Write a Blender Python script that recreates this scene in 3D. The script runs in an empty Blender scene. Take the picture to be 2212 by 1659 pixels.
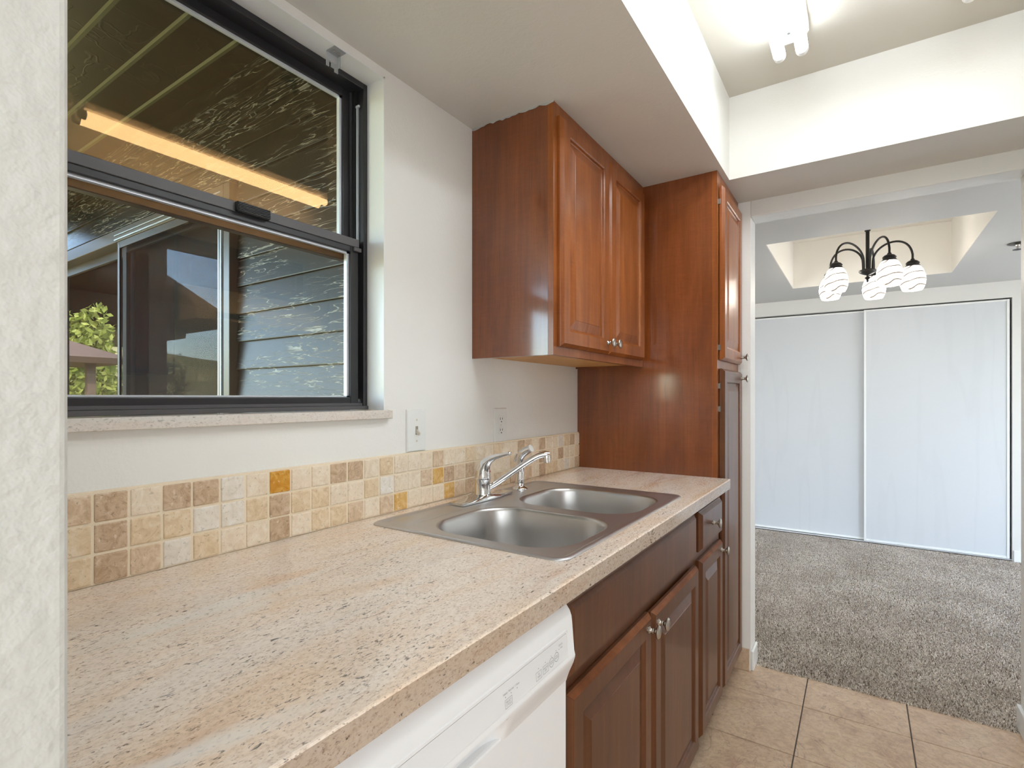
import bpy, bmesh, math, random
import numpy as np
from mathutils import Vector, Matrix

# ------------------------------------------------------------------ scene, camera, light
scene = bpy.context.scene
COL = scene.collection
random.seed(7)
rng = np.random.default_rng(11)

FPX = 1126.4
YAW = math.radians(33.687)
CAM = (1.058, 0.0, 1.225)
cam_d = bpy.data.cameras.new('camera')
cam_d.sensor_fit = 'HORIZONTAL'
cam_d.sensor_width = 36.0
cam_d.lens = 36.0 * FPX / 2212.0
cam_d.shift_y = 29.1 / 2212.0
cam_d.clip_start = 0.02
cam_d.clip_end = 2000
cam = bpy.data.objects.new('camera', cam_d)
cam.location = CAM
cam.rotation_euler = (math.pi / 2, 0, YAW)
COL.objects.link(cam)
scene.camera = cam

world = bpy.data.worlds.new('sky')
scene.world = world
world.use_nodes = True
wn = world.node_tree
wn.nodes.clear()
w_out = wn.nodes.new('ShaderNodeOutputWorld')
w_bg = wn.nodes.new('ShaderNodeBackground')
w_sky = wn.nodes.new('ShaderNodeTexSky')
w_sky.sky_type = 'NISHITA'
w_sky.sun_disc = False
w_sky.sun_elevation = math.radians(48)
w_sky.sun_rotation = math.radians(60)
w_sky.air_density = 1.0
w_sky.dust_density = 1.2
w_bg.inputs['Strength'].default_value = 2.2
wn.links.new(w_sky.outputs[0], w_bg.inputs[0])
wn.links.new(w_bg.outputs[0], w_out.inputs[0])

sun_d = bpy.data.lights.new('sun', 'SUN')
sun_d.energy = 12.0
sun_d.angle = math.radians(0.6)
sun_d.color = (1.0, 0.95, 0.86)
sun = bpy.data.objects.new('sun', sun_d)
sun.rotation_euler = (math.radians(48), 0, math.radians(130))
sun.location = (10, 6, 20)
COL.objects.link(sun)

def area_light(name, loc, rot, sx, sy, power, color):
    l = bpy.data.lights.new(name, 'AREA')
    l.shape = 'RECTANGLE'
    l.size, l.size_y = sx, sy
    l.energy = power
    l.color = color
    o = bpy.data.objects.new(name, l)
    o.location = loc
    o.rotation_euler = rot
    COL.objects.link(o)
    return o

# daylight entering the living room through its sliding glass door (faces +Y)
area_light('daylight_sliding_door', (-2.3, 1.36, 1.05), (math.radians(-90), 0, math.radians(180)), 2.2, 1.9, 58, (0.86, 0.93, 1.0))
# out-of-view area light by the right dining room wall, which has no opening
area_light('dining_right_light', (3.9, 4.2, 1.25), (math.radians(90), 0, math.radians(90)), 1.6, 1.3, 26, (0.88, 0.94, 1.0))
# fill light added behind the viewer
area_light('fill_back', (1.06, -1.585, 1.15), (math.radians(-90), 0, math.radians(180)), 1.3, 1.9, 24, (0.88, 0.95, 1.0))
# fill light added beside the viewer, on a right wall without a known opening
area_light('fill_right', (2.118, -0.60, 1.40), (math.radians(90), 0, math.radians(90)), 1.2, 0.9, 8.5, (0.88, 0.95, 1.0))

scene.view_settings.view_transform = 'Standard'
scene.view_settings.look = 'None'
scene.view_settings.gamma = 1.0
scene.view_settings.use_curve_mapping = False
scene.view_settings.exposure = 0.40

# ------------------------------------------------------------------ helpers: materials
def lin(r, g, b):
    f = lambda c: (c / 255 / 12.92) if c / 255 <= 0.04045 else ((c / 255 + 0.055) / 1.055) ** 2.4
    return (f(r), f(g), f(b), 1.0)

class NT:
    def __init__(self, name):
        self.m = bpy.data.materials.new(name)
        self.m.use_nodes = True
        self.t = self.m.node_tree
        self.t.nodes.clear()
        self.out = self.t.nodes.new('ShaderNodeOutputMaterial')
    def n(self, typ, ins=None, **props):
        nd = self.t.nodes.new('ShaderNode' + typ)
        for k, v in props.items():
            setattr(nd, k, v)
        for k, v in (ins or {}).items():
            self.set(nd, k, v)
        return nd
    def set(self, nd, k, v):
        s = nd.inputs[k]
        if isinstance(v, bpy.types.NodeSocket):
            self.t.links.new(v, s)
        elif isinstance(v, bpy.types.Node):
            self.t.links.new(v.outputs[0], s)
        else:
            s.default_value = v
    def pos(self, scale=(1, 1, 1), loc=(0, 0, 0), rot=(0, 0, 0)):
        g = self.n('NewGeometry')
        mp = self.n('Mapping', {'Vector': g.outputs['Position'], 'Scale': scale, 'Location': loc, 'Rotation': rot})
        return mp.outputs[0]
    def noise(self, vec, scale=5, detail=2, rough=0.5, dist=0.0):
        return self.n('TexNoise', {'Vector': vec, 'Scale': scale, 'Detail': detail, 'Roughness': rough, 'Distortion': dist}).outputs['Fac']
    def ramp(self, fac, stops, interp='LINEAR'):
        r = self.n('ValToRGB', {'Fac': fac})
        cr = r.color_ramp
        cr.interpolation = interp
        while len(cr.elements) > 1:
            cr.elements.remove(cr.elements[-1])
        for i, (p, c) in enumerate(stops):
            if isinstance(c, (int, float)):
                c = (c, c, c, 1)
            if i == 0:
                cr.elements[0].position = p
                cr.elements[0].color = c
            else:
                e = cr.elements.new(p)
                e.color = c
        return r.outputs['Color']
    def mix(self, fac, a, b, blend='MIX'):
        nd = self.n('MixRGB', {'Fac': fac, 'Color1': a, 'Color2': b}, blend_type=blend)
        return nd.outputs[0]
    def math(self, op, a, b=0.0, clamp=False):
        nd = self.n('Math', {0: a, 1: b}, operation=op, use_clamp=clamp)
        return nd.outputs[0]
    def bump(self, h, strength=0.3, dist=0.002):
        return self.n('Bump', {'Height': h, 'Strength': strength, 'Distance': dist}).outputs[0]
    def bsdf(self, color, rough=0.5, metal=0.0, normal=None, spec=None, coat=None, trans=None, emis=None, emis_s=0.0, aniso=None, sheen=None):
        p = self.n('BsdfPrincipled')
        self.set(p, 'Base Color', color)
        self.set(p, 'Roughness', rough)
        self.set(p, 'Metallic', metal)
        if normal is not None: self.set(p, 'Normal', normal)
        if spec is not None: self.set(p, 'Specular IOR Level', spec)
        if coat is not None:
            self.set(p, 'Coat Weight', coat)
            self.set(p, 'Coat Roughness', 0.12)
        if trans is not None: self.set(p, 'Transmission Weight', trans)
        if emis is not None:
            self.set(p, 'Emission Color', emis)
            self.set(p, 'Emission Strength', emis_s)
        if aniso is not None: self.set(p, 'Anisotropic', aniso)
        if sheen is not None: self.set(p, 'Sheen Weight', sheen)
        self.t.links.new(p.outputs[0], self.out.inputs[0])
        return self.m
    def surf(self, sh):
        self.t.links.new(sh.outputs[0] if isinstance(sh, bpy.types.Node) else sh, self.out.inputs[0])
        return self.m

def m_paint(name, col, rough=0.5, bump=0.25, scale=170, spec=0.4):
    k = NT(name)
    p = k.pos()
    a = k.noise(p, scale, 3, 0.55)
    b = k.noise(p, scale * 0.33, 2)
    h = k.math('ADD', k.math('MULTIPLY', a, 0.7), k.math('MULTIPLY', b, 0.6))
    tint = k.noise(p, 2.3, 3)
    c = k.mix(k.math('MULTIPLY', tint, 0.10), col, tuple(x * 0.86 for x in col[:3]) + (1,))
    return k.bsdf(c, rough, normal=k.bump(h, bump, 0.003), spec=spec)

def m_plain(name, col, rough=0.4, metal=0.0, spec=None, **kw):
    k = NT(name)
    n_ = k.noise(k.pos(), 60, 2)
    c = k.mix(k.math('MULTIPLY', n_, 0.12), col, tuple(x * 0.85 for x in col[:3]) + (1,))
    return k.bsdf(c, rough, metal, spec=spec, **kw)

def m_wood(name, dark, mid, light, rough=0.30, grain='Z', figure=0.10, coat=0.35, scale=1.0):
    k = NT(name)
    sc = {'Z': (60, 60, 2.2), 'Y': (60, 2.2, 60), 'X': (2.2, 60, 60)}[grain]
    p1 = k.pos(tuple(s * scale for s in sc))
    g1 = k.noise(p1, 1.0, 4, 0.62, 0.5)
    g2 = k.noise(k.pos((7, 7, 1.6)), 1.0, 3, 0.6, 1.2)
    fg = k.noise(k.pos((11, 11, 60)), 1.0, 1, 0.4, 2.2)
    f = k.math('ADD', k.math('MULTIPLY', g1, 0.45), k.math('MULTIPLY', g2, 0.55))
    f = k.math('ADD', f, k.math('MULTIPLY', k.math('SUBTRACT', fg, 0.5), figure))
    c = k.ramp(f, [(0.25, dark), (0.5, mid), (0.75, light)])
    pores = k.ramp(k.noise(k.pos((350, 350, 14)), 1.0, 2), [(0.60, 1.0), (0.74, 0.72)])
    c = k.mix(1.0, c, pores, 'MULTIPLY')
    return k.bsdf(c, rough, normal=k.bump(g1, 0.10, 0.0008), spec=0.35, coat=coat * 0.5)

def m_granite(name, front=False):
    k = NT(name)
    # flow direction of the stone runs along Y with a slight skew
    base = k.pos((5.0, 1.3, 5.0), rot=(0, 0, math.radians(4)))
    n1 = k.noise(base, 1.6, 5, 0.6, 0.9)
    c = k.ramp(n1, [(0.28, lin(240, 216, 192)), (0.42, lin(247, 231, 215)), (0.55, lin(250, 240, 231)), (0.70, lin(245, 223, 204))])
    fine = k.noise(k.pos((260, 140, 260)), 1.0, 3, 0.7)
    c = k.mix(0.55, c, k.ramp(fine, [(0.30, lin(176, 148, 122)), (0.48, lin(238, 224, 208)), (0.70, lin(255, 250, 244))]), 'MULTIPLY')
    grey = k.noise(k.pos((6.5, 2.0, 6.5), loc=(3, 8, 1)), 1.0, 3, 0.5, 0.5)
    c = k.mix(k.ramp(grey, [(0.54, 0.0), (0.78, 0.42)]), c, lin(214, 208, 204))
    rust = k.noise(k.pos((11, 1.7, 11), loc=(1, 2, 5)), 1.0, 4, 0.62, 0.6)
    c = k.mix(k.ramp(rust, [(0.58, 0.0), (0.74, 0.55)]), c, lin(196, 140, 98))
    vein = k.noise(k.pos((9, 1.1, 9), loc=(7.3, 0.4, 2)), 1.0, 3, 0.5, 0.4)
    c = k.mix(k.ramp(vein, [(0.63, 0.0), (0.70, 0.75)]), c, lin(240, 236, 230))
    # dark elongated flecks gathered in drifts
    drift = k.ramp(k.noise(k.pos((10, 3.2, 10), loc=(2, 5, 0)), 1.0, 3, 0.6), [(0.36, 0.0), (0.62, 1.0)])
    fk = k.noise(k.pos((235, 92, 235), rot=(0, 0, math.radians(7))), 1.0, 3, 0.62, 0.35)
    th = k.math('SUBTRACT', fk, k.math('MULTIPLY', k.math('SUBTRACT', 1.0, drift), 0.10))
    c = k.mix(k.ramp(th, [(0.580, 0.0), (0.650, 0.8)]), c, lin(84, 76, 70))
    fk2 = k.noise(k.pos((105, 40, 105), loc=(4, 1, 9), rot=(0, 0, math.radians(9))), 1.0, 3, 0.65, 0.6)
    c = k.mix(k.ramp(fk2, [(0.668, 0.0), (0.720, 0.85)]), c, lin(66, 68, 72))
    mid = k.noise(k.pos((310, 170, 310), loc=(4, 4, 4)), 1.0, 2, 0.6)
    c = k.mix(k.ramp(mid, [(0.62, 0.0), (0.70, 0.6)]), c, lin(120, 88, 64))
    if front == 'sill':
        c = k.mix(0.55, c, lin(206, 204, 200))
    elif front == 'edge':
        c = k.mix(1.0, c, lin(206, 200, 194), 'MULTIPLY')  # same granite multiplied darker for the slab's front edge
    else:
        # pale streak running along the front of the slab near the partition
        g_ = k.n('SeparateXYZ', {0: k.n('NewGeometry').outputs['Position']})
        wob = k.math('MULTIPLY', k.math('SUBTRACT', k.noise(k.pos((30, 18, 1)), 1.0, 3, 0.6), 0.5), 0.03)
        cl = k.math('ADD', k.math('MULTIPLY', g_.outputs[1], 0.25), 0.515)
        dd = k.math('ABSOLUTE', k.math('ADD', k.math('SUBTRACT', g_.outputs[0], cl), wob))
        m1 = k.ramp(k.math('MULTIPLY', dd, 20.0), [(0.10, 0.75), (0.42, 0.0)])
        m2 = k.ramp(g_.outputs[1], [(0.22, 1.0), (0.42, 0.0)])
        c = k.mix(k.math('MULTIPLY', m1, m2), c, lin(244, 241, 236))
    return k.bsdf(c, 0.16, normal=k.bump(fine, 0.04, 0.0005), spec=0.5)

def m_travertine(name, a, b, c_):
    k = NT(name)
    oi = k.n('ObjectInfo')
    p = k.pos((1, 1, 1))
    off = k.n('VectorMath', {0: p, 1: k.n('CombineXYZ', {0: k.math('MULTIPLY', oi.outputs['Random'], 9.0), 1: k.math('MULTIPLY', oi.outputs['Random'], 31.0)}).outputs[0]}, operation='ADD').outputs[0]
    n1 = k.noise(off, 42, 5, 0.66, 1.1)
    n2 = k.noise(off, 160, 3, 0.6, 0.6)
    c = k.ramp(n1, [(0.30, b), (0.52, a), (0.72, c_)])
    pits = k.ramp(n2, [(0.60, 0.0), (0.70, 0.55)])
    c = k.mix(pits, c, tuple(x * 0.55 for x in b[:3]) + (1,))
    wear = k.ramp(k.noise(off, 85, 3), [(0.63, 0.0), (0.72, 0.5)])
    c = k.mix(wear, c, lin(244, 232, 214))
    h = k.math('SUBTRACT', n1, k.math('MULTIPLY', pits, 0.8))
    return k.bsdf(c, 0.42, normal=k.bump(h, 0.35, 0.0015), spec=0.4)

def m_metal(name, col, rough, brush=None, strength=0.05):
    k = NT(name)
    if brush:
        g = k.noise(k.pos(brush), 1.0, 3, 0.6)
        r = k.math('ADD', rough - 0.05, k.math('MULTIPLY', g, 0.12))
        sm = k.noise(k.pos((14, 9, 14)), 1.0, 4, 0.6)
        c = k.mix(k.math('MULTIPLY', sm, 0.35), col, tuple(x * 0.78 for x in col[:3]) + (1,))
        return k.bsdf(c, r, 1.0, normal=k.bump(g, strength, 0.0006))
    g = k.noise(k.pos(), 200, 2)
    return k.bsdf(col, k.math('ADD', rough, k.math('MULTIPLY', g, 0.03)), 1.0)

def m_glass(name, tint=(1, 1, 1, 1), refl=(1, 1, 1, 1), gain=1.5, dirt=0.0):
    k = NT(name)
    bf = k.n('NewGeometry').outputs['Backfacing']
    ior = k.math('SUBTRACT', 1.5, k.math('MULTIPLY', bf, 1.5 - 1 / 1.5))
    fr = k.n('Fresnel', {'IOR': ior})
    fac = k.math('MULTIPLY', fr.outputs[0], gain, True)
    tr = k.n('BsdfTransparent', {'Color': tint})
    gl = k.n('BsdfGlossy', {'Color': refl, 'Roughness': 0.004})
    mx = k.n('MixShader', {0: fac, 1: tr.outputs[0], 2: gl.outputs[0]})
    if dirt:
        d_ = k.n('BsdfDiffuse', {'Color': (0.7, 0.7, 0.7, 1)})
        sp = k.ramp(k.noise(k.pos(), 24, 4, 0.7), [(0.55, 0.0), (0.8, dirt)])
        mx = k.n('MixShader', {0: sp, 1: mx.outputs[0], 2: d_.outputs[0]})
    return k.surf(mx)

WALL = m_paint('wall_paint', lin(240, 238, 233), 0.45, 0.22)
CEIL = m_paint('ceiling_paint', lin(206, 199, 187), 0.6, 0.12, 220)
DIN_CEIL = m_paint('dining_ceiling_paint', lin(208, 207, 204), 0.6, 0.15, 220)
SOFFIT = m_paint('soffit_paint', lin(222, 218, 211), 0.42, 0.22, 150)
TRIM = m_paint('gloss_trim_paint', lin(240, 240, 238), 0.28, 0.10, 160, 0.5)
HEADER = m_paint('gloss_header_paint', lin(228, 227, 222), 0.22, 0.20, 110, 0.55)
WOOD = m_wood('stained_maple', lin(104, 54, 22), lin(142, 78, 34), lin(172, 104, 52))
WOOD_SIDE = m_wood('stained_maple_panel', lin(98, 48, 18), lin(124, 64, 26), lin(144, 80, 38), 0.30, figure=0.14, coat=2.0)
WOOD_SHADED = m_wood('shaded_stained_maple', lin(74, 40, 19), lin(98, 57, 30), lin(122, 74, 40), 0.34, coat=0.4)  # same maple; the weaker light low down is darkened into its colours
WOOD_RAW = m_wood('bare_plywood', lin(190, 138, 82), lin(205, 155, 98), lin(218, 170, 112), 0.6, coat=0.0)
WOOD_WORN = m_wood('worn_stained_edge', lin(116, 60, 30), lin(166, 98, 54), lin(202, 134, 84), 0.4, grain='Y', coat=0.1)
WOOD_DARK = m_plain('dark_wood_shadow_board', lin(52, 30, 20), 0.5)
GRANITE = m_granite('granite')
GRANITE_SILL = m_granite('pale_grey_granite', 'sill')
GRANITE_EDGE = m_granite('darker_granite_edge', 'edge')
TV = {
    'c': m_travertine('travertine_cream', lin(238, 220, 196), lin(226, 204, 176), lin(246, 234, 216)),
    'y': m_travertine('travertine_beige', lin(230, 206, 172), lin(212, 184, 146), lin(240, 222, 198)),
    't': m_travertine('travertine_tan', lin(220, 194, 164), lin(196, 166, 134), lin(234, 214, 190)),
    'b': m_travertine('travertine_brown', lin(204, 176, 146), lin(174, 142, 112), lin(222, 200, 174)),
    'o': m_travertine('travertine_ochre', lin(222, 180, 112), lin(206, 154, 76), lin(236, 208, 160)),
    'O': m_travertine('travertine_orange', lin(214, 156, 60), lin(200, 132, 32), lin(230, 190, 118)),
    'w': m_travertine('travertine_white', lin(236, 226, 212), lin(222, 210, 194), lin(244, 238, 230)),
}
GROUT = m_paint('sand_grout', lin(240, 224, 198), 0.8, 0.3, 300, 0.2)
STEEL = m_metal('brushed_steel', lin(206, 206, 208), 0.37, (220, 3, 30), 0.05)
STEEL_BOWL = m_metal('satin_steel_bowl', lin(206, 205, 204), 0.33, (190, 190, 4), 0.04)
CHROME = m_metal('chrome', lin(225, 225, 226), 0.05)
NICKEL = m_metal('satin_nickel', lin(190, 184, 176), 0.27)
HINGE = m_metal('dull_hinge_steel', lin(130, 124, 116), 0.4)
BRONZE = m_plain('dark_bronze_aluminium', lin(44, 43, 46), 0.38, 0.0, 0.5)
BRONZE_LT = m_plain('weathered_bronze_aluminium', lin(92, 90, 92), 0.42, 0.0, 0.5)
FRAME_BLACK = m_plain('black_weatherstrip', lin(16, 16, 17), 0.8)
ALU = m_plain('bare_aluminium', lin(200, 206, 214), 0.35, 0.6)
SPACER = m_plain('bright_pane_spacer', lin(225, 232, 240), 0.3, 0.3)
PLASTIC = m_plain('white_plastic', lin(236, 236, 232), 0.30)
PLASTIC_IV = m_plain('ivory_plastic', lin(214, 206, 190), 0.35)
SLOT = m_plain('dark_slot', lin(40, 38, 36), 0.6)
DW_WHITE = m_plain('dishwasher_enamel', lin(246, 247, 249), 0.22)
DW_PANEL = m_plain('dishwasher_panel_plastic', lin(238, 239, 241), 0.34)
PRINT = m_plain('grey_print', lin(150, 150, 152), 0.5)
IRON = m_plain('oil_rubbed_bronze', lin(30, 28, 27), 0.35, 0.3, 0.5)
CLOSET = None
SIDING = None

def _closet():
    k = NT('white_closet_door')
    w_ = k.n('TexWave', {'Vector': k.pos((9, 9, 0.9)), 'Scale': 1.0, 'Distortion': 7.0, 'Detail': 2.0, 'Detail Scale': 0.6}, wave_type='RINGS').outputs['Fac']
    lines = k.ramp(w_, [(0.0, 0.0), (0.06, 1.0)])
    c = k.mix(k.math('MULTIPLY', k.math('SUBTRACT', 1.0, lines), 0.06), lin(212, 214, 217), lin(170, 172, 174))
    return k.bsdf(c, 0.4, normal=k.bump(lines, 0.05, 0.0006))
CLOSET = _closet()

def _siding(name, base, hi):
    k = NT(name)
    pz_ = k.pos((5.0, 5.0, 48))
    n1 = k.noise(pz_, 1.0, 3, 0.5, 0.45)
    ridge = k.math('ABSOLUTE', k.math('SUBTRACT', n1, 0.5))
    line = k.ramp(ridge, [(0.0, 1.0), (0.007, 0.85), (0.017, 0.0)])
    patch = k.ramp(k.noise(k.pos((2.2, 2.2, 14), loc=(2, 2, 2)), 1.0, 2), [(0.37, 0.0), (0.52, 1.0)])
    line = k.math('MULTIPLY', line, patch)
    fine = k.noise(k.pos((60, 60, 320)), 1.0, 3, 0.6)
    c = k.mix(k.math('MULTIPLY', line, 0.75), base, hi)  # light caught by the embossed grain lines painted in as a paler colour
    h = k.math('ADD', k.math('MULTIPLY', line, 1.0), k.math('MULTIPLY', fine, 0.35))
    return k.bsdf(c, 0.42, normal=k.bump(h, 0.28, 0.002), spec=0.5)
SIDING = _siding('dark_green_siding', lin(17, 21, 18), lin(176, 172, 158))
PATIO_CEIL = _siding('dark_patio_soffit', lin(26, 24, 15), lin(40, 38, 26))
RIB = m_plain('olive_rib', lin(92, 92, 62), 0.5)

def _floor_tile():
    k = NT('beige_ceramic_tile')
    oi = k.n('ObjectInfo')
    p = k.pos()
    off = k.n('VectorMath', {0: p, 1: k.n('CombineXYZ', {0: k.math('MULTIPLY', oi.outputs['Random'], 13.0), 1: k.math('MULTIPLY', oi.outputs['Random'], 7.0)}).outputs[0]}, operation='ADD').outputs[0]
    n1 = k.noise(off, 9, 5, 0.65, 1.0)
    n2 = k.noise(off, 55, 4, 0.7, 0.5)
    c = k.ramp(n1, [(0.30, lin(192, 164, 142)), (0.5, lin(216, 192, 166)), (0.72, lin(226, 206, 182))])
    c = k.mix(0.45, c, k.ramp(n2, [(0.35, lin(186, 154, 130)), (0.6, lin(246, 234, 220))]), 'MULTIPLY')
    vein = k.ramp(k.math('ABSOLUTE', k.math('SUBTRACT', k.noise(off, 3.1, 4, 0.6, 1.4), 0.5)), [(0.0, 0.5), (0.006, 0.0)])
    c = k.mix(vein, c, lin(138, 104, 86))
    return k.bsdf(c, 0.34, normal=k.bump(n2, 0.12, 0.0015), spec=0.45)
TILE = _floor_tile()
FLOOR_GROUT = m_plain('dark_floor_grout', lin(96, 88, 80), 0.85)
CLEAR = None
def _clear():
    k = NT('clear_plastic')
    tr = k.n('BsdfTransparent', {'Color': (0.93, 0.93, 0.95, 1)})
    gl = k.n('BsdfPrincipled', {'Base Color': (0.62, 0.63, 0.65, 1), 'Roughness': 0.2})
    fr = k.n('LayerWeight', {'Blend': 0.35})
    f = k.math('ADD', k.math('MULTIPLY', fr.outputs['Facing'], 0.6), 0.28, True)
    return k.surf(k.n('MixShader', {0: f, 1: tr.outputs[0], 2: gl.outputs[0]}))
CLEAR = _clear()
GLASS_WIN = m_glass('window_pane_glass', (0.93, 0.95, 0.93, 1), (1.0, 0.52, 0.21, 1), 0.85, 0.0)
GLASS_DOOR = m_glass('sliding_door_glass', (0.26, 0.25, 0.23, 1), (0.92, 0.95, 1.0, 1), 0.9)
def _screen():
    k = NT('insect_screen_mesh')
    wv = k.n('TexWave', {'Vector': k.pos((1, 1, 1)), 'Scale': 60.0, 'Distortion': 0.0}, wave_type='BANDS', bands_direction='X').outputs['Fac']
    f = k.math('ADD', 0.26, k.math('MULTIPLY', wv, 0.18))
    tr = k.n('BsdfTransparent')
    df = k.n('BsdfDiffuse', {'Color': (0.03, 0.03, 0.03, 1)})
    return k.surf(k.n('MixShader', {0: f, 1: tr.outputs[0], 2: df.outputs[0]}))
SCREEN = _screen()
def m_emit(name, col, s):
    k = NT(name)
    return k.surf(k.n('Emission', {'Color': col, 'Strength': s}))
TUBE = m_emit('lit_fluorescent_tube', (0.84, 0.935, 1.0, 1), 15.5)
BULB = m_emit('lit_bulb', (1.0, 0.93, 0.83, 1), 25.0)
def _shade():
    k = NT('swirled_alabaster_glass')
    tc = k.n('TexCoord').outputs['Object']
    sw = k.n('TexWave', {'Vector': k.n('Mapping', {'Vector': tc, 'Rotation': (0.5, 0.35, 0.4), 'Scale': (1, 1, 1.3)}).outputs[0], 'Scale': 7.0, 'Distortion': 5.5, 'Detail': 1.0, 'Detail Scale': 1.3}, bands_direction='Z').outputs['Fac']
    ln = k.ramp(sw, [(0.0, 1.0), (0.06, 0.85), (0.17, 0.0)])
    c = k.mix(ln, (0.98, 0.95, 0.90, 1), (0.05, 0.037, 0.026, 1))
    em = k.n('Emission', {'Color': c, 'Strength': 2.6})
    df = k.n('BsdfPrincipled', {'Base Color': c, 'Roughness': 0.15})
    return k.surf(k.n('AddShader', {0: em.outputs[0], 1: df.outputs[0]}))
SHADE = _shade()
def _carpet():
    k = NT('carpet_tuft')
    g = k.n('NewGeometry')
    pat = k.noise(k.pos((1, 1, 1)), 3.2, 3, 0.6)
    r = g.outputs['Random Per Island']
    c = k.ramp(r, [(0.0, lin(110, 96, 84)), (0.12, lin(160, 146, 132)), (0.30, lin(218, 205, 190)), (0.70, lin(236, 225, 212)), (1.0, lin(248, 240, 230))])
    c = k.mix(k.ramp(pat, [(0.38, 0.28), (0.60, 0.0)]), c, lin(160, 142, 124))
    return k.bsdf(c, 0.9, spec=0.1)
CARPET = _carpet()
CARPET_BASE = m_paint('carpet_backing', lin(186, 170, 154), 0.95, 0.6, 400, 0.1)

# ------------------------------------------------------------------ helpers: geometry
WLOC = {}
def _link(o, parent):
    COL.objects.link(o)
    if parent is not None:
        o.parent = parent

def obj(name, bm, mat, parent=None, smooth=False, angle=None):
    """link bm (world coordinates) as one mesh object with its origin at its base"""
    bmesh.ops.recalc_face_normals(bm, faces=bm.faces)
    xs = [v.co for v in bm.verts]
    lo = Vector((min(c.x for c in xs), min(c.y for c in xs), min(c.z for c in xs)))
    hi = Vector((max(c.x for c in xs), max(c.y for c in xs), max(c.z for c in xs)))
    c = Vector(((lo.x + hi.x) / 2, (lo.y + hi.y) / 2, lo.z))
    for v in bm.verts:
        v.co -= c
    me = bpy.data.meshes.new(name)
    bm.to_mesh(me)
    bm.free()
    if smooth:
        me.polygons.foreach_set('use_smooth', [True] * len(me.polygons))
    if mat is not None:
        for m in (mat if isinstance(mat, (list, tuple)) else [mat]):
            me.materials.append(m)
    o = bpy.data.objects.new(name, me)
    if smooth and angle is not None:
        try:
            me.set_sharp_from_angle(angle=math.radians(angle))
        except Exception:
            pass
    WLOC[o] = c
    o.location = c - (WLOC[parent] if parent is not None else Vector((0, 0, 0)))
    _link(o, parent)
    return o

def raw(name, me, loc, mat, parent=None):
    o = bpy.data.objects.new(name, me)
    WLOC[o] = Vector(loc)
    o.location = Vector(loc) - (WLOC[parent] if parent is not None else Vector((0, 0, 0)))
    _link(o, parent)
    if mat is not None:
        o.material_slots[0].link = 'OBJECT'
        o.material_slots[0].material = mat
    return o

def thing(name, loc, label, cat, group=None):
    o = bpy.data.objects.new(name, None)
    o.empty_display_size = 0.05
    WLOC[o] = Vector(loc)
    o.location = loc
    COL.objects.link(o)
    return tag(o, label, cat, group)

def tag(o, label, cat=None, group=None):
    o['label'] = label
    if cat: o['category'] = cat
    if group: o['group'] = group
    return o

def struct(o, label=None, cat=None):
    o['kind'] = 'structure'
    if label: o['label'] = label
    if cat: o['category'] = cat
    return o

def NB():
    return bmesh.new()

def box(bm, x0, x1, y0, y1, z0, z1, bev=0.0, seg=2):
    r = bmesh.ops.create_cube(bm, size=1.0)
    vs = r['verts']
    for v in vs:
        v.co = Vector((x0 + (v.co.x + .5) * (x1 - x0), y0 + (v.co.y + .5) * (y1 - y0), z0 + (v.co.z + .5) * (z1 - z0)))
    if bev > 0:
        es = list({e for v in vs for e in v.link_edges})
        bmesh.ops.bevel(bm, geom=es, offset=bev, segments=seg, profile=0.5, affect='EDGES')
    return bm

def B(*a, **k):
    return box(NB(), *a, **k)

def loft(bm, loops, close=True, cap0=False, cap1=False):
    vs = [[bm.verts.new(p) for p in L] for L in loops]
    n = len(vs[0])
    for a, b in zip(vs[:-1], vs[1:]):
        for i in range(n if close else n - 1):
            j = (i + 1) % n
            try:
                bm.faces.new((a[i], a[j], b[j], b[i]))
            except ValueError:
                pass
    if cap0: bm.faces.new(vs[0][::-1])
    if cap1: bm.faces.new(vs[-1])
    return vs

def ring(c, r, n, axis=Vector((0, 0, 1)), ref=None):
    axis = Vector(axis).normalized()
    ref = Vector(ref) if ref is not None else (Vector((1, 0, 0)) if abs(axis.x) < 0.9 else Vector((0, 1, 0)))
    u = axis.cross(ref).normalized()
    w = axis.cross(u)
    return [Vector(c) + r * (math.cos(2 * math.pi * i / n) * u + math.sin(2 * math.pi * i / n) * w) for i in range(n)]

def lathe(bm, base, axis, prof, n=24, cap0=True, cap1=True):
    axis = Vector(axis).normalized()
    loft(bm, [ring(Vector(base) + axis * h, max(r, 1e-5), n, axis) for r, h in prof], True, cap0, cap1)
    return bm

def tube(bm, pts, rad, n=12, caps=True):
    pts = [Vector(p) for p in pts]
    rads = rad if isinstance(rad, (list, tuple)) else [rad] * len(pts)
    loops = []
    t0 = (pts[1] - pts[0]).normalized()
    ref = Vector((0, 0, 1)) if abs(t0.z) < 0.9 else Vector((1, 0, 0))
    for i, p in enumerate(pts):
        if i == 0: t = pts[1] - pts[0]
        elif i == len(pts) - 1: t = pts[-1] - pts[-2]
        else: t = pts[i + 1] - pts[i - 1]
        t.normalize()
        u = t.cross(ref)
        if u.length < 1e-4: u = t.orthogonal()
        u.normalize()
        w = t.cross(u).normalized()
        ref = w.cross(t) if False else ref
        loops.append([p + rads[i] * (math.cos(2 * math.pi * k / n) * u + math.sin(2 * math.pi * k / n) * w) for k in range(n)])
    loft(bm, loops, True, caps, caps)
    return bm

def bez(p0, p1, p2, p3, n=16):
    P = [Vector(p) for p in (p0, p1, p2, p3)]
    return [(1 - t) ** 3 * P[0] + 3 * (1 - t) ** 2 * t * P[1] + 3 * (1 - t) * t * t * P[2] + t ** 3 * P[3] for t in [i / n for i in range(n + 1)]]

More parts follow.
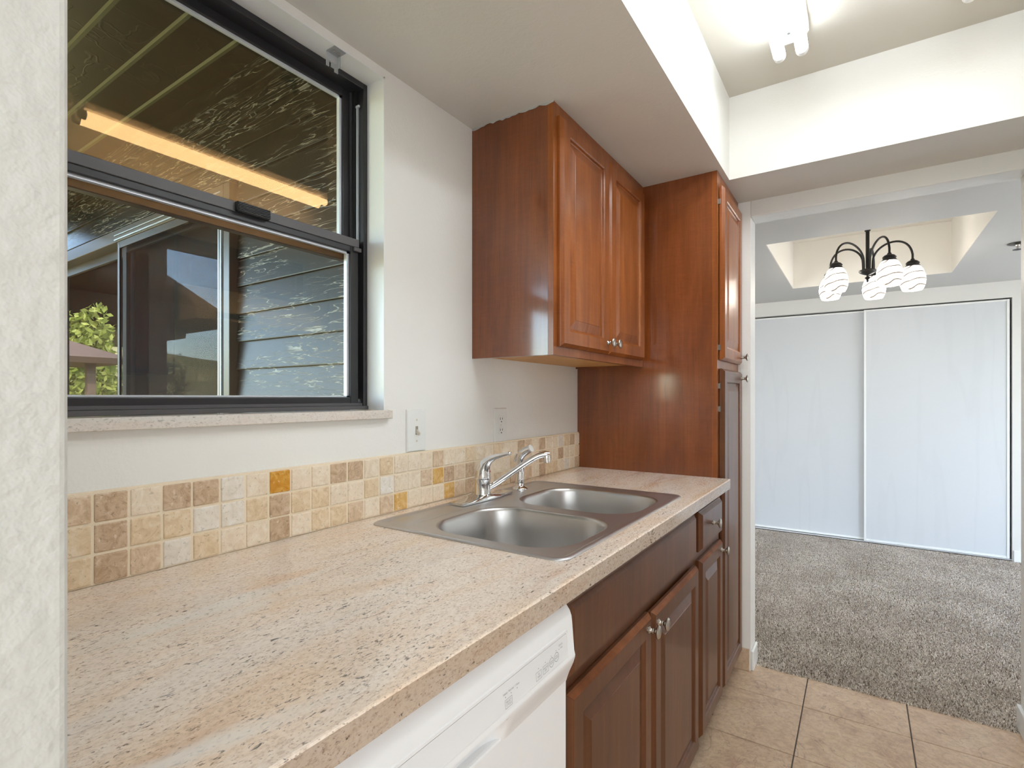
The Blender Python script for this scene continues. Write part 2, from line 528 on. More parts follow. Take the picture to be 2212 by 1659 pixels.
def rrect(x0, x1, y0, y1, r, z, n=6):
    pts = []
    for cx, cy, a0 in ((x1 - r, y1 - r, 0), (x0 + r, y1 - r, 90), (x0 + r, y0 + r, 180), (x1 - r, y0 + r, 270)):
        for i in range(n + 1):
            a = math.radians(a0 + 90 * i / n)
            pts.append(Vector((cx + r * math.cos(a), cy + r * math.sin(a), z)))
    return pts

def edge_loop(bm, verts):
    es = []
    for i, v in enumerate(verts):
        w = verts[(i + 1) % len(verts)]
        e = bm.edges.get((v, w)) or bm.edges.new((v, w))
        es.append(e)
    return es

def fill(bm, loops):
    es = [e for L in loops for e in edge_loop(bm, L)]
    bmesh.ops.triangle_fill(bm, edges=es, use_beauty=True)

def panel_loops(bm, y0, y1, z0, z1, xb, prof, sgn=1, cap0=True, cap1=True):
    """nested rectangles in the YZ plane; prof = [(inset, height above xb)]"""
    loops = []
    for i, h in prof:
        x = xb + sgn * h
        loops.append([Vector((x, y0 + i, z0 + i)), Vector((x, y1 - i, z0 + i)), Vector((x, y1 - i, z1 - i)), Vector((x, y0 + i, z1 - i))])
    loft(bm, loops, True, cap0, cap1)
    return bm

KNOB_PROF = [(0.0085, 0.0), (0.0085, 0.002), (0.0058, 0.004), (0.0046, 0.008), (0.0062, 0.0105), (0.0046, 0.0125), (0.0055, 0.016), (0.0105, 0.0195), (0.0155, 0.0225), (0.0162, 0.0245), (0.0145, 0.0268), (0.009, 0.0282), (0.002, 0.0288)]
def knob(parent, x, y, z, sgn=1):
    bm = NB()
    lathe(bm, (x, y, z), (sgn, 0, 0), KNOB_PROF, 20)
    o = obj('knob', bm, NICKEL, parent, True, 40)
    o['label'] = 'satin nickel mushroom knob'
    return o

def raised_door(parent, y0, y1, z0, z1, xb, knob_yz=None, wood=None, sgn=1, worn=False, fw=0.052):
    wood = wood or WOOD
    bm = NB()
    panel_loops(bm, y0, y1, z0, z1, xb, [(0, 0), (0, 0.008), (0.003, 0.0115), (0.010, 0.019), (fw - 0.004, 0.019), (fw, 0.0165), (fw + 0.003, 0.011), (fw + 0.006, 0.009)], sgn, True, False)
    bm.faces.ensure_lookup_table()
    d = obj('door', bm, wood, parent)
    bm = NB()
    panel_loops(bm, y0 + fw + 0.004, y1 - fw - 0.004, z0 + fw + 0.004, z1 - fw - 0.004, xb, [(0, 0.003), (0, 0.0095), (0.004, 0.0095), (0.030, 0.0165), (0.032, 0.0175)], sgn, True, True)
    obj('panel', bm, wood, d)
    if worn:
        bm = NB()
        zt = z1
        loft(bm, [[Vector((xb + 0.0078 * sgn, y0 + .0005, zt + .0004)), Vector((xb + .0078 * sgn, y1 - .0005, zt + .0004))],
                  [Vector((xb + 0.0118 * sgn, y0 + .003, zt - .0024)), Vector((xb + .0118 * sgn, y1 - .003, zt - .0024))],
                  [Vector((xb + 0.0194 * sgn, y0 + .010, zt - .0094)), Vector((xb + .0194 * sgn, y1 - .010, zt - .0094))]], False)
        bmesh.ops.solidify(bm, geom=bm.faces[:], thickness=0.0006)
        tag(obj('worn_edge', bm, WOOD_WORN, d), 'worn lighter top edge of the door')
    if knob_yz:
        knob(d, xb + 0.019 * sgn, knob_yz[0], knob_yz[1], sgn)
    return d

def slab_front(name, parent, y0, y1, z0, z1, xb, knob_yz=None, wood=None):
    bm = NB()
    panel_loops(bm, y0, y1, z0, z1, xb, [(0, 0), (0, 0.007), (0.004, 0.010), (0.013, 0.019)], 1, True, True)
    d = obj(name, bm, wood or WOOD_SHADED, parent)
    if knob_yz:
        knob(d, xb + 0.019, knob_yz[0], knob_yz[1])
    return d

# ------------------------------------------------------------------ the setting: kitchen shell
ZC, ZS = 2.436, 2.104
XSO, XR = 0.620, 2.130
YB0, YB1, YH = 2.241, 2.535, 2.655
W_Y0, W_Y1, W_Z0, W_Z1 = 0.135, 0.972, 1.169, 2.082

bm = NB()
XW = -0.14
for a in ((XW, 0, -1.6, W_Y0, 0, ZC), (XW, 0, W_Y1, YB1, 0, ZC), (XW, 0, W_Y0, W_Y1, 0, W_Z0), (XW, 0, W_Y0, W_Y1, W_Z1, ZC)):
    box(bm, *a)
struct(obj('wall_left', bm, WALL), 'off-white textured kitchen wall around the window', 'wall')

# painted window reveal (head and jamb)
bm = NB()
box(bm, XW + 0.02, 0.0015, W_Y1 - 0.004, W_Y1, 1.191, W_Z1)
box(bm, XW + 0.02, 0.0015, W_Y0, W_Y0 + 0.004, 1.191, W_Z1)
box(bm, XW + 0.02, 0.0015, W_Y0, W_Y1, W_Z1 - 0.004, W_Z1)
struct(obj('trim_1', bm, TRIM), 'glossy white painted window reveal beside the dark window frame', 'trim')

struct(obj('wall_partition', B(0.001, 0.75, -0.06, 0.0886, 0, ZC, bev=0.004, seg=3), m_paint('shaded_wall_paint', lin(198, 196, 190), 0.55, 0.9, 95)), 'textured end of a near partition wall at the left edge', 'wall')  # same wall paint, with its shade put into a darker colour

bm = NB()
box(bm, 0.0, XSO, -1.6, YB1, ZS, ZC + 0.05)
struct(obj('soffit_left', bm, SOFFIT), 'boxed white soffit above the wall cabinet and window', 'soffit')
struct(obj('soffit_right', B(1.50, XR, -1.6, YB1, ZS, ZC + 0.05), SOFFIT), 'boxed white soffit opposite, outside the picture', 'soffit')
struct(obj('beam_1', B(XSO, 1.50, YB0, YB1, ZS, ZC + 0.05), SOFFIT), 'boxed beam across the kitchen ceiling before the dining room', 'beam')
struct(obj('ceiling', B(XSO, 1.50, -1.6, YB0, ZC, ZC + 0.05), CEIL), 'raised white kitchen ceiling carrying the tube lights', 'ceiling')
struct(obj('sun_block_slab', B(-0.2, 2.4, -1.75, 2.7, ZC + 0.051, ZC + 0.2), CEIL), 'unseen sun-blocking slab above the kitchen ceiling', 'ceiling')  # unseen slab added so no sunlight leaks in from above
struct(obj('wall_right', B(XR, XR + 0.12, -1.6, YB1, 0, ZC), WALL), 'white wall opposite the window', 'wall')
struct(obj('wall_back', B(-0.14, XR + 0.12, -1.72, -1.6, 0, ZC), WALL), 'white wall behind the viewer', 'wall')

bk = struct(thing('fill_frame_back', (1.06, -1.595, 0.18), 'added frame around the fill light behind the viewer', 'door'))  # frame added around the fill light; the back wall stays solid
for nm, a in (('stile', (0.34, 0.41, 0.12, 2.16)), ('stile', (1.71, 1.78, 0.12, 2.16)), ('rail', (0.41, 1.71, 0.12, 0.19)), ('rail', (0.41, 1.71, 2.11, 2.16))):
    obj(nm, B(a[0], a[1], -1.599, -1.57, a[2], a[3], bev=0.003, seg=1), TRIM, bk)
ht = struct(thing('fill_frame_right', (2.125, -0.60, 0.9), 'added frame around the fill light beside the viewer', 'hatch'))  # frame added around the side fill light; the wall stays solid
for nm, a in (('stile', (-1.27, -1.21, 0.90, 1.90)), ('stile', (0.01, 0.07, 0.90, 1.90)), ('rail', (-1.21, 0.01, 0.90, 0.94)), ('rail', (-1.21, 0.01, 1.86, 1.90))):
    obj(nm, B(2.105, 2.129, a[0], a[1], a[2], a[3], bev=0.003, seg=1), TRIM, ht)
# wall with the opening towards the dining room
bm = NB()
box(bm, -0.14, 0.652, YB1, YH, 0, ZC)
box(bm, 1.556, 3.0, YB1, YH, 0, ZC)
struct(obj('wall_front', bm, WALL), 'white wall with the opening to the dining room', 'wall')
struct(obj('header_1', B(0.652, 1.556, YB1, YH, 2.034, ZC, bev=0.004, seg=2), HEADER), 'glossy white header over the dining room opening', 'header')

# ------------------------------------------------------------------ floors
fl = struct(obj('floor', B(0.0, XR, -1.6, 2.61, -0.06, -0.004), FLOOR_GROUT), 'beige square-tiled kitchen floor', 'floor')
gx, gy = [0.870 - 0.344 * 2, 0.870 - 0.344, 0.870, 1.214, 1.558, 1.902, 2.13], [2.36 - 0.34 * i for i in range(12)]
me_cache = {}
def tile_mesh(w, h, t, bev, name):
    key = (round(w, 3), round(h, 3), name)
    if key not in me_cache:
        b = NB()
        box(b, -w / 2, w / 2, -h / 2, h / 2, 0, t, bev, 1)
        me = bpy.data.meshes.new(name)
        bmesh.ops.recalc_face_normals(b, faces=b.faces)
        b.to_mesh(me); b.free()
        me.materials.append(TILE)
        me_cache[key] = me
    return me_cache[key]
G = 0.004
rows = [(2.36, 2.608)] + [(gy[i + 1], gy[i]) for i in range(11)]
for (ya, yb) in rows:
    for i in range(1, len(gx) - 1):
        xa, xb_ = gx[i], gx[i + 1]
        w, h = xb_ - xa - G, yb - ya - G
        raw('floor_tile', tile_mesh(w, h, 0.006, 0.0015, 'floor_tile'), ((xa + xb_) / 2, (ya + yb) / 2, -0.006), None, fl)

bm = NB()
box(bm, -4.2, 4.0, 2.61, 5.6, -0.06, -0.002)
box(bm, -4.2, -0.14, 1.30, 2.61, -0.06, -0.002)
cf = struct(obj('floor_dining', bm, CARPET_BASE), 'carpeted dining room floor', 'floor')

def make_carpet():
    p = 0.0040
    xs = np.arange(-0.30, 2.45, p)
    ys = np.arange(2.604, 5.33, p)
    X, Y = np.meshgrid(xs, ys)
    X = X.ravel() + rng.uniform(-p, p, X.size) * 0.8
    Y = Y.ravel() + rng.uniform(-p, p, Y.size) * 0.8
    keep = ((Y > 2.66) | ((X > 0.655) & (X < 1.553))) & ~((Y > 5.296) & (X > 2.0))
    X, Y = X[keep], Y[keep]
    n = X.size
    a = rng.uniform(0, 2 * np.pi, n)
    w = rng.uniform(0.0014, 0.0026, n)
    h = rng.uniform(0.005, 0.009, n)
    edge = np.clip((2.64 - Y) / 0.03, 0, 1)
    h = h * (1 - 0.25 * edge)
    la = rng.uniform(0, 2 * np.pi, n)
    ln = rng.uniform(0.001, 0.0065, n)
    V = np.empty((n * 4, 3), np.float32)
    dx, dy = np.cos(a) * w, np.sin(a) * w
    tx, ty = X + np.cos(la) * ln, Y + np.sin(la) * ln
    ty = np.maximum(ty, 2.600)
    V[0::4] = np.stack([X - dx, Y - dy, np.full(n, -0.002)], 1)
    V[1::4] = np.stack([X + dx, Y + dy, np.full(n, -0.002)], 1)
    V[2::4] = np.stack([tx + dx * 0.8, ty + dy * 0.8, h], 1)
    V[3::4] = np.stack([tx - dx * 0.8, ty - dy * 0.8, h], 1)
    me = bpy.data.meshes.new('carpet_pile')
    me.vertices.add(n * 4)
    me.vertices.foreach_set('co', V.ravel())
    me.loops.add(n * 4)
    me.loops.foreach_set('vertex_index', np.arange(n * 4, dtype=np.int32))
    me.polygons.add(n)
    me.polygons.foreach_set('loop_start', np.arange(0, n * 4, 4, dtype=np.int32))
    me.polygons.foreach_set('loop_total', np.full(n, 4, np.int32))
    me.update(calc_edges=True)
    me.materials.append(CARPET)
    o = bpy.data.objects.new('carpet_pile', me)
    COL.objects.link(o)
    o['kind'] = 'stuff'
    tag(o, 'grey-beige cut pile carpet of the dining room', 'carpet')
make_carpet()

# ------------------------------------------------------------------ dining room shell
ZD = 2.096
TX0, TX1, TY0, TY1 = 0.612, 1.594, 3.278, 4.722
bm = NB()
for a in ((-4.2, TX0, 1.3, 5.6), (TX1, 4.0, YH, 5.6), (TX0, TX1, YH, TY0), (TX0, TX1, TY1, 5.6)):
    if a[0] < -1:
        box(bm, -4.2, -0.14, 1.3, YH, ZD, ZD + 0.42)
        box(bm, -4.2, TX0, YH, 5.6, ZD, ZD + 0.42)
    else:
        box(bm, *a, ZD, ZD + 0.42)
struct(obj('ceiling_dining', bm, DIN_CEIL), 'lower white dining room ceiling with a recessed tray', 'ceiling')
bm = B(TX0 - .02, TX1 + .02, TY0 - .02, TY1 + .02, ZD + 0.36, ZD + 0.42)
for a in ((TX0 - .004, TX0 + .004, TY0, TY1), (TX1 - .004, TX1 + .004, TY0, TY1), (TX0 + .004, TX1 - .004, TY0 - .004, TY0 + .004), (TX0 + .004, TX1 - .004, TY1 - .004, TY1 + .004)):
    box(bm, *a, ZD + 0.0005, ZD + 0.3595)
struct(obj('ceiling_tray', bm, m_paint('tray_paint', lin(244, 239, 230), 0.55, 0.1, 220)), 'cream recessed ceiling tray above the chandelier', 'ceiling')
YF = 5.297
bm = NB()
box(bm, -4.2, 0.05, YF, 5.60, 0, ZD)
box(bm, 2.004, 4.0, YF, 5.60, 0, ZD)
box(bm, 0.05, 2.004, YF, 5.42, 1.972, ZD)
struct(obj('wall_far', bm, m_paint('dining_wall_paint', lin(224, 222, 217), 0.5, 0.2)), 'white dining room wall framing the closet doors', 'wall')
struct(obj('wall_closet_back', B(0.0, 2.1, 5.55, 5.62, 0, ZD), FRAME_BLACK), 'dark back of the closet', 'wall')
struct(obj('wall_dining_right', B(4.0, 4.12, YH, 5.6, 0, ZD), WALL), 'white right wall of the dining room', 'wall')
struct(obj('wall_living_left', B(-4.32, -4.2, 1.3, 5.6, 0, ZD), WALL), 'far left wall of the living room', 'wall')

def closet_door(n, x0, x1, y, label):
    z0, z1 = 0.018, 1.962
    d = struct(obj('door_%d' % n, B(x0, x1, y, y + 0.022, z0, z1, bev=0.001, seg=1), CLOSET), label, 'door')
    fr = TRIM
    for nm, a in (('stile', (x0, x0 + 0.016, y - 0.006, y + .001, z0, z1)), ('stile', (x1 - 0.016, x1, y - 0.006, y + .001, z0, z1)),
                  ('rail', (x0 + .016, x1 - .016, y - 0.004, y + .001, z0, z0 + 0.018)), ('rail', (x0 + .016, x1 - .016, y - 0.004, y + .001, z1 - 0.014, z1))):
        obj(nm, B(*a, bev=0.0015, seg=2), fr, d)
    return d
closet_door(1, 0.06, 1.12, YF + 0.050, 'left white sliding closet door, set behind the other')
closet_door(2, 1.088, 1.992, YF + 0.014, 'right white sliding closet door overlapping in front')
tr = NB()
box(tr, 0.05, 2.004, YF + 0.002, YF + 0.09, 0.0, 0.012)
box(tr, 0.05, 2.004, YF + 0.002, YF + 0.006, 0.0, 0.016)
struct(obj('trim_2', tr, TRIM), 'white floor track under the closet doors', 'trim')

def baseboard(name, x0, x1, y0, y1, z1=0.088, label='', m=None):
    return struct(obj(name, B(x0, x1, y0, y1, 0.0, z1, bev=0.004, seg=2), m or TRIM), label, 'baseboard')
baseboard('baseboard_left', 0.652, 0.664, YB1 + 0.004, YH, label='short chipped white baseboard at the foot of the left jamb')
baseboard('baseboard_right', 1.543, 1.556, YB1 + 0.004, YH, label='short chipped white baseboard at the foot of the right jamb')
baseboard('baseboard_far', 2.01, 3.9, YF - 0.012, YF, label='white baseboard beside the closet doors')
struct(obj('baseboard_tile', B(0.55, 0.648, YB1 - 0.009, YB1, 0.0, 0.098, bev=0.0015, seg=1), TILE), 'beige tile skirting between pantry and opening', 'baseboard')

# ------------------------------------------------------------------ window
def window():
    w = thing('window_1', (-0.09, 0.55, 1.191), 'dark bronze single-hung window above the counter', 'window')
    w['kind'] = 'structure'
    y0, y1 = W_Y0 + 0.004, W_Y1 - 0.004
    z0, z1 = 1.192, W_Z1 - 0.004
    # outer frame: stepped profile
    bm = NB()
    fw = 0.013
    box(bm, -0.135, -0.062, y1 - fw, y1, z0, z1, 0.0015, 1)
    box(bm, -0.135, -0.062, y0, y0 + fw, z0, z1, 0.0015, 1)
    box(bm, -0.135, -0.062, y0 + fw, y1 - fw, z1 - 0.016, z1, 0.0015, 1)
    obj('frame', bm, BRONZE, w)
    bm = NB()
    box(bm, -0.135, -0.058, y0, y1, z0, z0 + 0.010, 0.001, 1)
    box(bm, -0.135, -0.068, y0, y1, z0 + 0.010, z0 + 0.018, 0.001, 1)
    box(bm, -0.135, -0.074, y0, y1, z0 + 0.018, z0 + 0.023, 0.001, 1)
    obj('frame_sill', bm, BRONZE_LT, w)
    bm = NB()
    box(bm, -0.095, -0.088, y1 - fw - 0.010, y1 - fw - 0.001, z0 + 0.03, z1 - 0.016)
    obj('track_gap', bm, FRAME_BLACK, w)
    bm = NB()
    box(bm, -0.086, -0.080, y1 - fw - 0.007, y1 - fw, 1.640, z1 - 0.06, 0.001, 1)
    box(bm, -0.086, -0.072, y1 - fw - 0.009, y1 - fw - 0.004, z1 - 0.065, z1 - 0.058, 0.001, 1)
    tag(obj('balance_rod', bm, ALU, w), 'bare aluminium balance rod in the side track')
    # upper sash (outer plane)
    def sash(nm, xg, xa, xb_, za, zb, st, top, bot, lab, mat_r):
        bm = NB()
        ya, yb = y0 + fw + 0.006, y1 - fw - 0.010
        box(bm, xa, xb_, yb - st, yb, za, zb, 0.002, 2)
        box(bm, xa, xb_, ya, ya + st, za, zb, 0.002, 2)
        box(bm, xa, xb_, ya + st, yb - st, zb - top, zb, 0.002, 2)
        box(bm, xa, xb_, ya + st, yb - st, za, za + bot, 0.002, 2)
        s = tag(obj(nm, bm, mat_r, w), lab)
        sp = NB()
        sw = 0.007
        for a in ((yb - st - sw, yb - st, za + bot, zb - top), (ya + st, ya + st + sw, za + bot, zb - top), (ya + st, yb - st, zb - top - sw * .7, zb - top), (ya + st, yb - st, za + bot, za + bot + sw * .5)):
            box(sp, xg - 0.005, xg + 0.006, *a)
        obj('pane_spacer', sp, SPACER, s)
        obj('pane', B(xg - 0.0015, xg + 0.0015, ya + st - 0.003, yb - st + 0.003, za + bot - 0.003, zb - top + 0.003), GLASS_WIN, s)
        return s
    sash('upper_sash', -0.116, -0.128, -0.104, 1.598, z1 - 0.012, 0.026, 0.026, 0.036, 'fixed upper sash with dark bronze frame', BRONZE)
    lo = sash('lower_sash', -0.086, -0.098, -0.072, z0 + 0.016, 1.650, 0.026, 0.036, 0.018, 'sliding lower sash with scuffed grey top rail', BRONZE)
    # scuffed inner face of the meeting rail, groove below it, and the lock
    obj('meeting_rail_face', B(-0.0725, -0.0685, y0 + fw + 0.006, y1 - fw - 0.010, 1.629, 1.651, 0.001, 1), BRONZE_LT, lo)
    lk = NB()
    box(lk, -0.071, -0.058, 0.607, 0.684, 1.6285, 1.6505, 0.002, 1)
    for i in range(6):
        box(lk, -0.058, -0.0555, 0.610, 0.682, 1.630 + i * 0.0033, 1.6315 + i * 0.0033)
    tag(obj('sash_lock', lk, m_plain('black_ribbed_lock', lin(38, 37, 38), 0.4), lo), 'black ribbed sash lock')
    bm = NB()
    box(bm, -0.071, -0.064, y1 - fw - 0.030, y1 - fw - 0.006, 1.617, 1.6275, 0.001, 1)
    obj('sash_clip', bm, BRONZE_LT, lo)
    pile = NB()
    box(pile, -0.103, -0.099, y1 - fw - 0.016, y1 - fw - 0.009, 1.652, z1 - 0.02)
    obj('weather_pile', pile, m_paint('grey_pile', lin(70, 70, 72), 0.95, 0.9, 600, 0.1), w)
window()

def sill():
    bm = NB()
    box(bm, -0.060, 0.018, W_Y0 - 0.01, 0.986, 1.169, 1.1915, 0.0015, 1)
    return struct(tag(obj('trim_3', bm, GRANITE_SILL), 'speckled granite window sill under the dark window', 'sill'))
sill()

def blind_bracket():
    t = thing('blind_bracket', (-0.015, 0.83, 2.035), 'small clear plastic blind bracket at the window head', 'bracket')
    z = W_Z1 - 0.004
    bm = NB()
    box(bm, -0.030, 0.000, 0.812, 0.846, z - 0.0025, z, 0.0005, 1)
    obj('mounting_plate', bm, CLEAR, t)
    bm = NB()
    box(bm, -0.0325, -0.030, 0.812, 0.846, z - 0.022, z, 0.0005, 1)
    box(bm, -0.0325, -0.030, 0.812, 0.820, z - 0.036, z - 0.022)
    box(bm, -0.0325, -0.030, 0.826, 0.846, z - 0.034, z - 0.022)
    box(bm, -0.0325, -0.030, 0.836, 0.846, z - 0.042, z - 0.034)
    obj('hook_plate', bm, CLEAR, t)
    bm = NB()
    box(bm, -0.031, -0.020, 0.8445, 0.8465, z - 0.03, z)
    obj('side_web', bm, CLEAR, t)
    for yy in (0.822, 0.836):
        bm = NB()
        lathe(bm, (-0.014, yy, z - 0.0025), (0, 0, -1), [(0.0035, 0), (0.0035, 0.001), (0.002, 0.002)], 12)
        obj('screw', bm, NICKEL, t, True, 40)
blind_bracket()

# ------------------------------------------------------------------ countertop with sink hole
SK = (0.056, 0.598, 0.868, 1.664)
def countertop():
    x0, x1, y0, y1, z0, z1 = 0.0, 0.648, 0.092, 2.117, 0.877, 0.914
    bm = NB()
    def rect(i, z, xi=None):
        return [Vector((x0, y0, z)), Vector((x1 - i, y0, z)), Vector((x1 - i, y1, z)), Vector((x0, y1, z))]
    vs = loft(bm, [rect(0.001, z0), rect(0, z0 + 0.001), rect(0, z1 - 0.003), rect(0.0012, z1 - 0.0008), rect(0.0035, z1)], True)
    h = rrect(SK[0] + 0.02, SK[1] - 0.02, SK[2] + 0.02, SK[3] - 0.02, 0.03, z1, 4)
    top_h = [bm.verts.new(p) for p in h]
    bot_h = [bm.verts.new(p - Vector((0, 0, z1 - z0))) for p in h]
    n = len(h)
    for i in range(n):
        j = (i + 1) % n
        bm.faces.new((top_h[i], top_h[j], bot_h[j], bot_h[i]))
    fill(bm, [vs[-1], top_h])
    fill(bm, [vs[0], bot_h])
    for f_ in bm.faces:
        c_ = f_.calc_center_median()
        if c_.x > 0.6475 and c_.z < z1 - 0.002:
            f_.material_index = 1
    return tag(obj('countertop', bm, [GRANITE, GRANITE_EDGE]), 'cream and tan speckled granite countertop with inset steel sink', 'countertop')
countertop()

# ------------------------------------------------------------------ sink
def sink():
    t = thing('kitchen_sink', (0.327, 1.266, 0.74), 'double-bowl stainless steel drop-in sink set into the granite counter', 'sink')
    x0, x1, y0, y1 = SK
    zc = 0.9142
    bm = NB()
    r = 0.032
    loops = []
    for ins, z in ((0.0, zc), (0.0, zc + 0.0020), (0.003, zc + 0.0042), (0.008, zc + 0.0048), (0.013, zc + 0.0040), (0.017, zc + 0.0016), (0.020, zc + 0.0012)):
        loops.append(rrect(x0 + ins, x1 - ins, y0 + ins, y1 - ins, max(r - ins * 0.6, 0.01), z, 8))
    vs = loft(bm, loops, True)
    zd = zc + 0.0012
    bowls = [(0.178, 0.562, 0.912, 1.236), (0.178, 0.562, 1.286, 1.610)]
    holes = []
    for b in bowls:
        L = [bm.verts.new(p) for p in rrect(*b, 0.105, zd, 10)]
        holes.append(L)
    fill(bm, [vs[-1]] + holes)
    # raised faucet ledge emboss
    obj('rim', bm, STEEL, t, True, 35)
    bm = NB()
    L = [rrect(0.076, 0.150, 0.905, 1.130, 0.012, zd + 0.0001, 4), rrect(0.079, 0.147, 0.908, 1.127, 0.010, zd + 0.0012, 4)]
    loft(bm, L, True, False, True)
    obj('ledge_emboss', bm, STEEL, t, True, 35)
    for bi, b in enumerate(bowls):
        bm = NB()
        loops = []
        D = 0.175
        prof = [(0.0, 0.0), (0.0035, -0.0012), (0.0065, -0.005), (0.0085, -0.012), (0.013, -0.06), (0.018, -0.11), (0.024, -0.140), (0.036, -0.158), (0.055, -0.169), (0.085, -0.174), (0.115, -0.1755)]
        for ins, dz in prof:
            rr = max(0.105 - ins * 0.75, 0.02)
            loops.append(rrect(b[0] + ins, b[1] - ins, b[2] + ins, b[3] - ins, rr, zd + dz, 10))
        loft(bm, loops, True, False, True)
        o = obj('bowl', bm, STEEL_BOWL, t, True, 60)
        bm = NB()
        cx, cy = (b[0] + b[1]) / 2, (b[2] + b[3]) / 2
        lathe(bm, (cx, cy, zd - 0.1752), (0, 0, 1), [(0.045, 0), (0.045, 0.002), (0.040, 0.003), (0.034, 0.0012), (0.010, 0.0004)], 28)
        obj('drain', bm, CHROME, o, True, 40)
sink()

def faucet():
    t = thing('kitchen_faucet', (0.10, 1.274, 0.916), 'single-lever chrome kitchen faucet on the sink ledge', 'faucet')
    z = 0.9165
    # base plate, tapering towards its ends
    bm = NB()
    loops = []
    N = 20
    for k in range(N + 1):
        s = -1 + 2 * k / N
        y = 1.274 + s * 0.126
        hw = 0.027 + 0.006 * (1 - abs(s) ** 1.5)
        hz = 0.0075 + 0.010 * math.exp(-(s / 0.38) ** 2)
        sec = []
        for u, v in ((-1, 0), (-1, 0.55), (-0.86, 0.9), (-0.5, 1.0), (0, 1.02), (0.5, 1.0), (0.86, 0.9), (1, 0.55), (1, 0)):
            sec.append(Vector((0.100 + u * hw, y, z + v * hz)))
        loops.append(sec)
    loft(bm, loops, True, True, True)
    obj('base_plate', bm, CHROME, t, True, 50)
    bm = NB()
    lathe(bm, (0.10, 1.274, z + 0.012), (0, 0, 1), [(0.0265, 0), (0.0250, 0.006), (0.0242, 0.030), (0.0244, 0.046), (0.0252, 0.047), (0.0252, 0.051), (0.0244, 0.0515)], 28)
    b = obj('body', bm, CHROME, t, True, 50)
    # lever handle: dome leaning to the front, tapering to a thin stalk with a ball tip
    bm = NB()
    A = Vector((0.10, 1.274, z + 0.0635))
    pts = [A, A + Vector((0.0, 0, 0.012)), A + Vector((0.003, 0, 0.028)), A + Vector((0.012, 0, 0.045)), A + Vector((0.028, 0.001, 0.058)), A + Vector((0.048, 0.002, 0.067)), A + Vector((0.068, 0.003, 0.0725)), A + Vector((0.088, 0.004, 0.0775)), A + Vector((0.094, 0.004, 0.079))]
    tube(bm, pts, [0.0245, 0.0245, 0.0225, 0.0170, 0.0115, 0.0080, 0.0058, 0.0045, 0.0040], 18)
    h = obj('lever', bm, CHROME, t, True, 50)
    bm = NB()
    bmesh.ops.create_uvsphere(bm, u_segments=14, v_segments=8, radius=0.0068)
    for v in bm.verts: v.co += A + Vector((0.096, 0.004, 0.0795))
    obj('lever_tip', bm, CHROME, h, True)
    bm = NB()
    lathe(bm, A + Vector((0.0180, 0.0135, 0.020)), (0.83, 0.56, 0.15), [(0.0036, 0), (0.0036, 0.0020), (0.002, 0.0026)], 12)
    tag(obj('temperature_dot', bm, m_plain('red_plastic', lin(190, 30, 24), 0.3), h), 'red hot-water dot')
    # spout
    c, s = math.cos(math.radians(43)), math.sin(math.radians(43))
    S = Vector((0.10, 1.274, 0))
    P = lambda d_, zz: S + Vector((c * d_, s * d_, zz))
    pts = [P(0.016, z + 0.030), P(0.035, z + 0.041)] + bez(P(0.05, z + 0.050), P(0.10, z + 0.082), P(0.14, z + 0.112), P(0.172, z + 0.126), 10) + [P(0.186, z + 0.1300), P(0.198, z + 0.1315), P(0.207, z + 0.130)]
    rad = [0.0085, 0.0090] + [0.0092] * 11 + [0.0098, 0.0112, 0.0108]
    bm = NB()
    tube(bm, pts, rad, 16)
    sp = obj('spout', bm, CHROME, t, True, 50)
    bm = NB()
    lathe(bm, P(0.200, z + 0.128), (0.06, 0.06, -1), [(0.0118, 0), (0.0122, 0.003), (0.0122, 0.010), (0.0112, 0.0105), (0.0112, 0.022), (0.0095, 0.0225)], 20)
    obj('aerator', bm, CHROME, sp, True, 40)
faucet()

def sprayer():
    t = thing('side_sprayer', (0.10, 1.485, 0.916), 'chrome side sprayer with white nozzle beside the faucet', 'sprayer')
    z = 0.9155
    b = Vector((0.10, 1.485, z))
    bm = NB()
    lathe(bm, b, (0, 0, 1), [(0.0270, 0), (0.0270, 0.002), (0.0235, 0.006), (0.0160, 0.009), (0.0140, 0.012), (0.0140, 0.022), (0.0125, 0.0225)], 26)
    obj('holder', bm, CHROME, t, True, 45)
    bm = NB()
    pts = [b + Vector(p) for p in ((0, 0, 0.020), (0, 0, 0.026), (0, 0, 0.034), (0, 0, 0.055), (-0.001, 0, 0.075), (-0.001, 0, 0.090), (0.001, 0, 0.106), (0.008, 0.001, 0.119), (0.021, 0.002, 0.129), (0.036, 0.003, 0.136), (0.042, 0.003, 0.1385))]
    tube(bm, pts, [0.0150, 0.0155, 0.0145, 0.0150, 0.0135, 0.0118, 0.0130, 0.0150, 0.0145, 0.0122, 0.0122], 18)
    w = obj('wand', bm, CHROME, t, True, 50)
    bm = NB()
    lathe(bm, b + Vector((0.040, 0.003, 0.1378)), (0.9, 0.06, 0.42), [(0.0128, 0), (0.0134, 0.003), (0.0134, 0.005), (0.010, 0.0056), (0.009, 0.0045)], 20)
    tag(obj('nozzle', bm, PLASTIC, w, True, 40), 'white plastic nozzle')
    bm = NB()
    box(bm, 0.0, 0.0, 0, 0, 0, 0) if False else tube(bm, [b + Vector((-0.010, 0, 0.118)), b + Vector((-0.017, -0.001, 0.104)), b + Vector((-0.021, -0.001, 0.090))], [0.005, 0.0055, 0.004], 10)
    obj('trigger', bm, CHROME, w, True, 50)
    bm = NB()
    lathe(bm, b + Vector((0.010, -0.009, 0.064)), (0.75, -0.65, 0.05), [(0.006, 0), (0.006, 0.004), (0.004, 0.006)], 14)
    obj('button', bm, CHROME, w, True, 40)
sprayer()

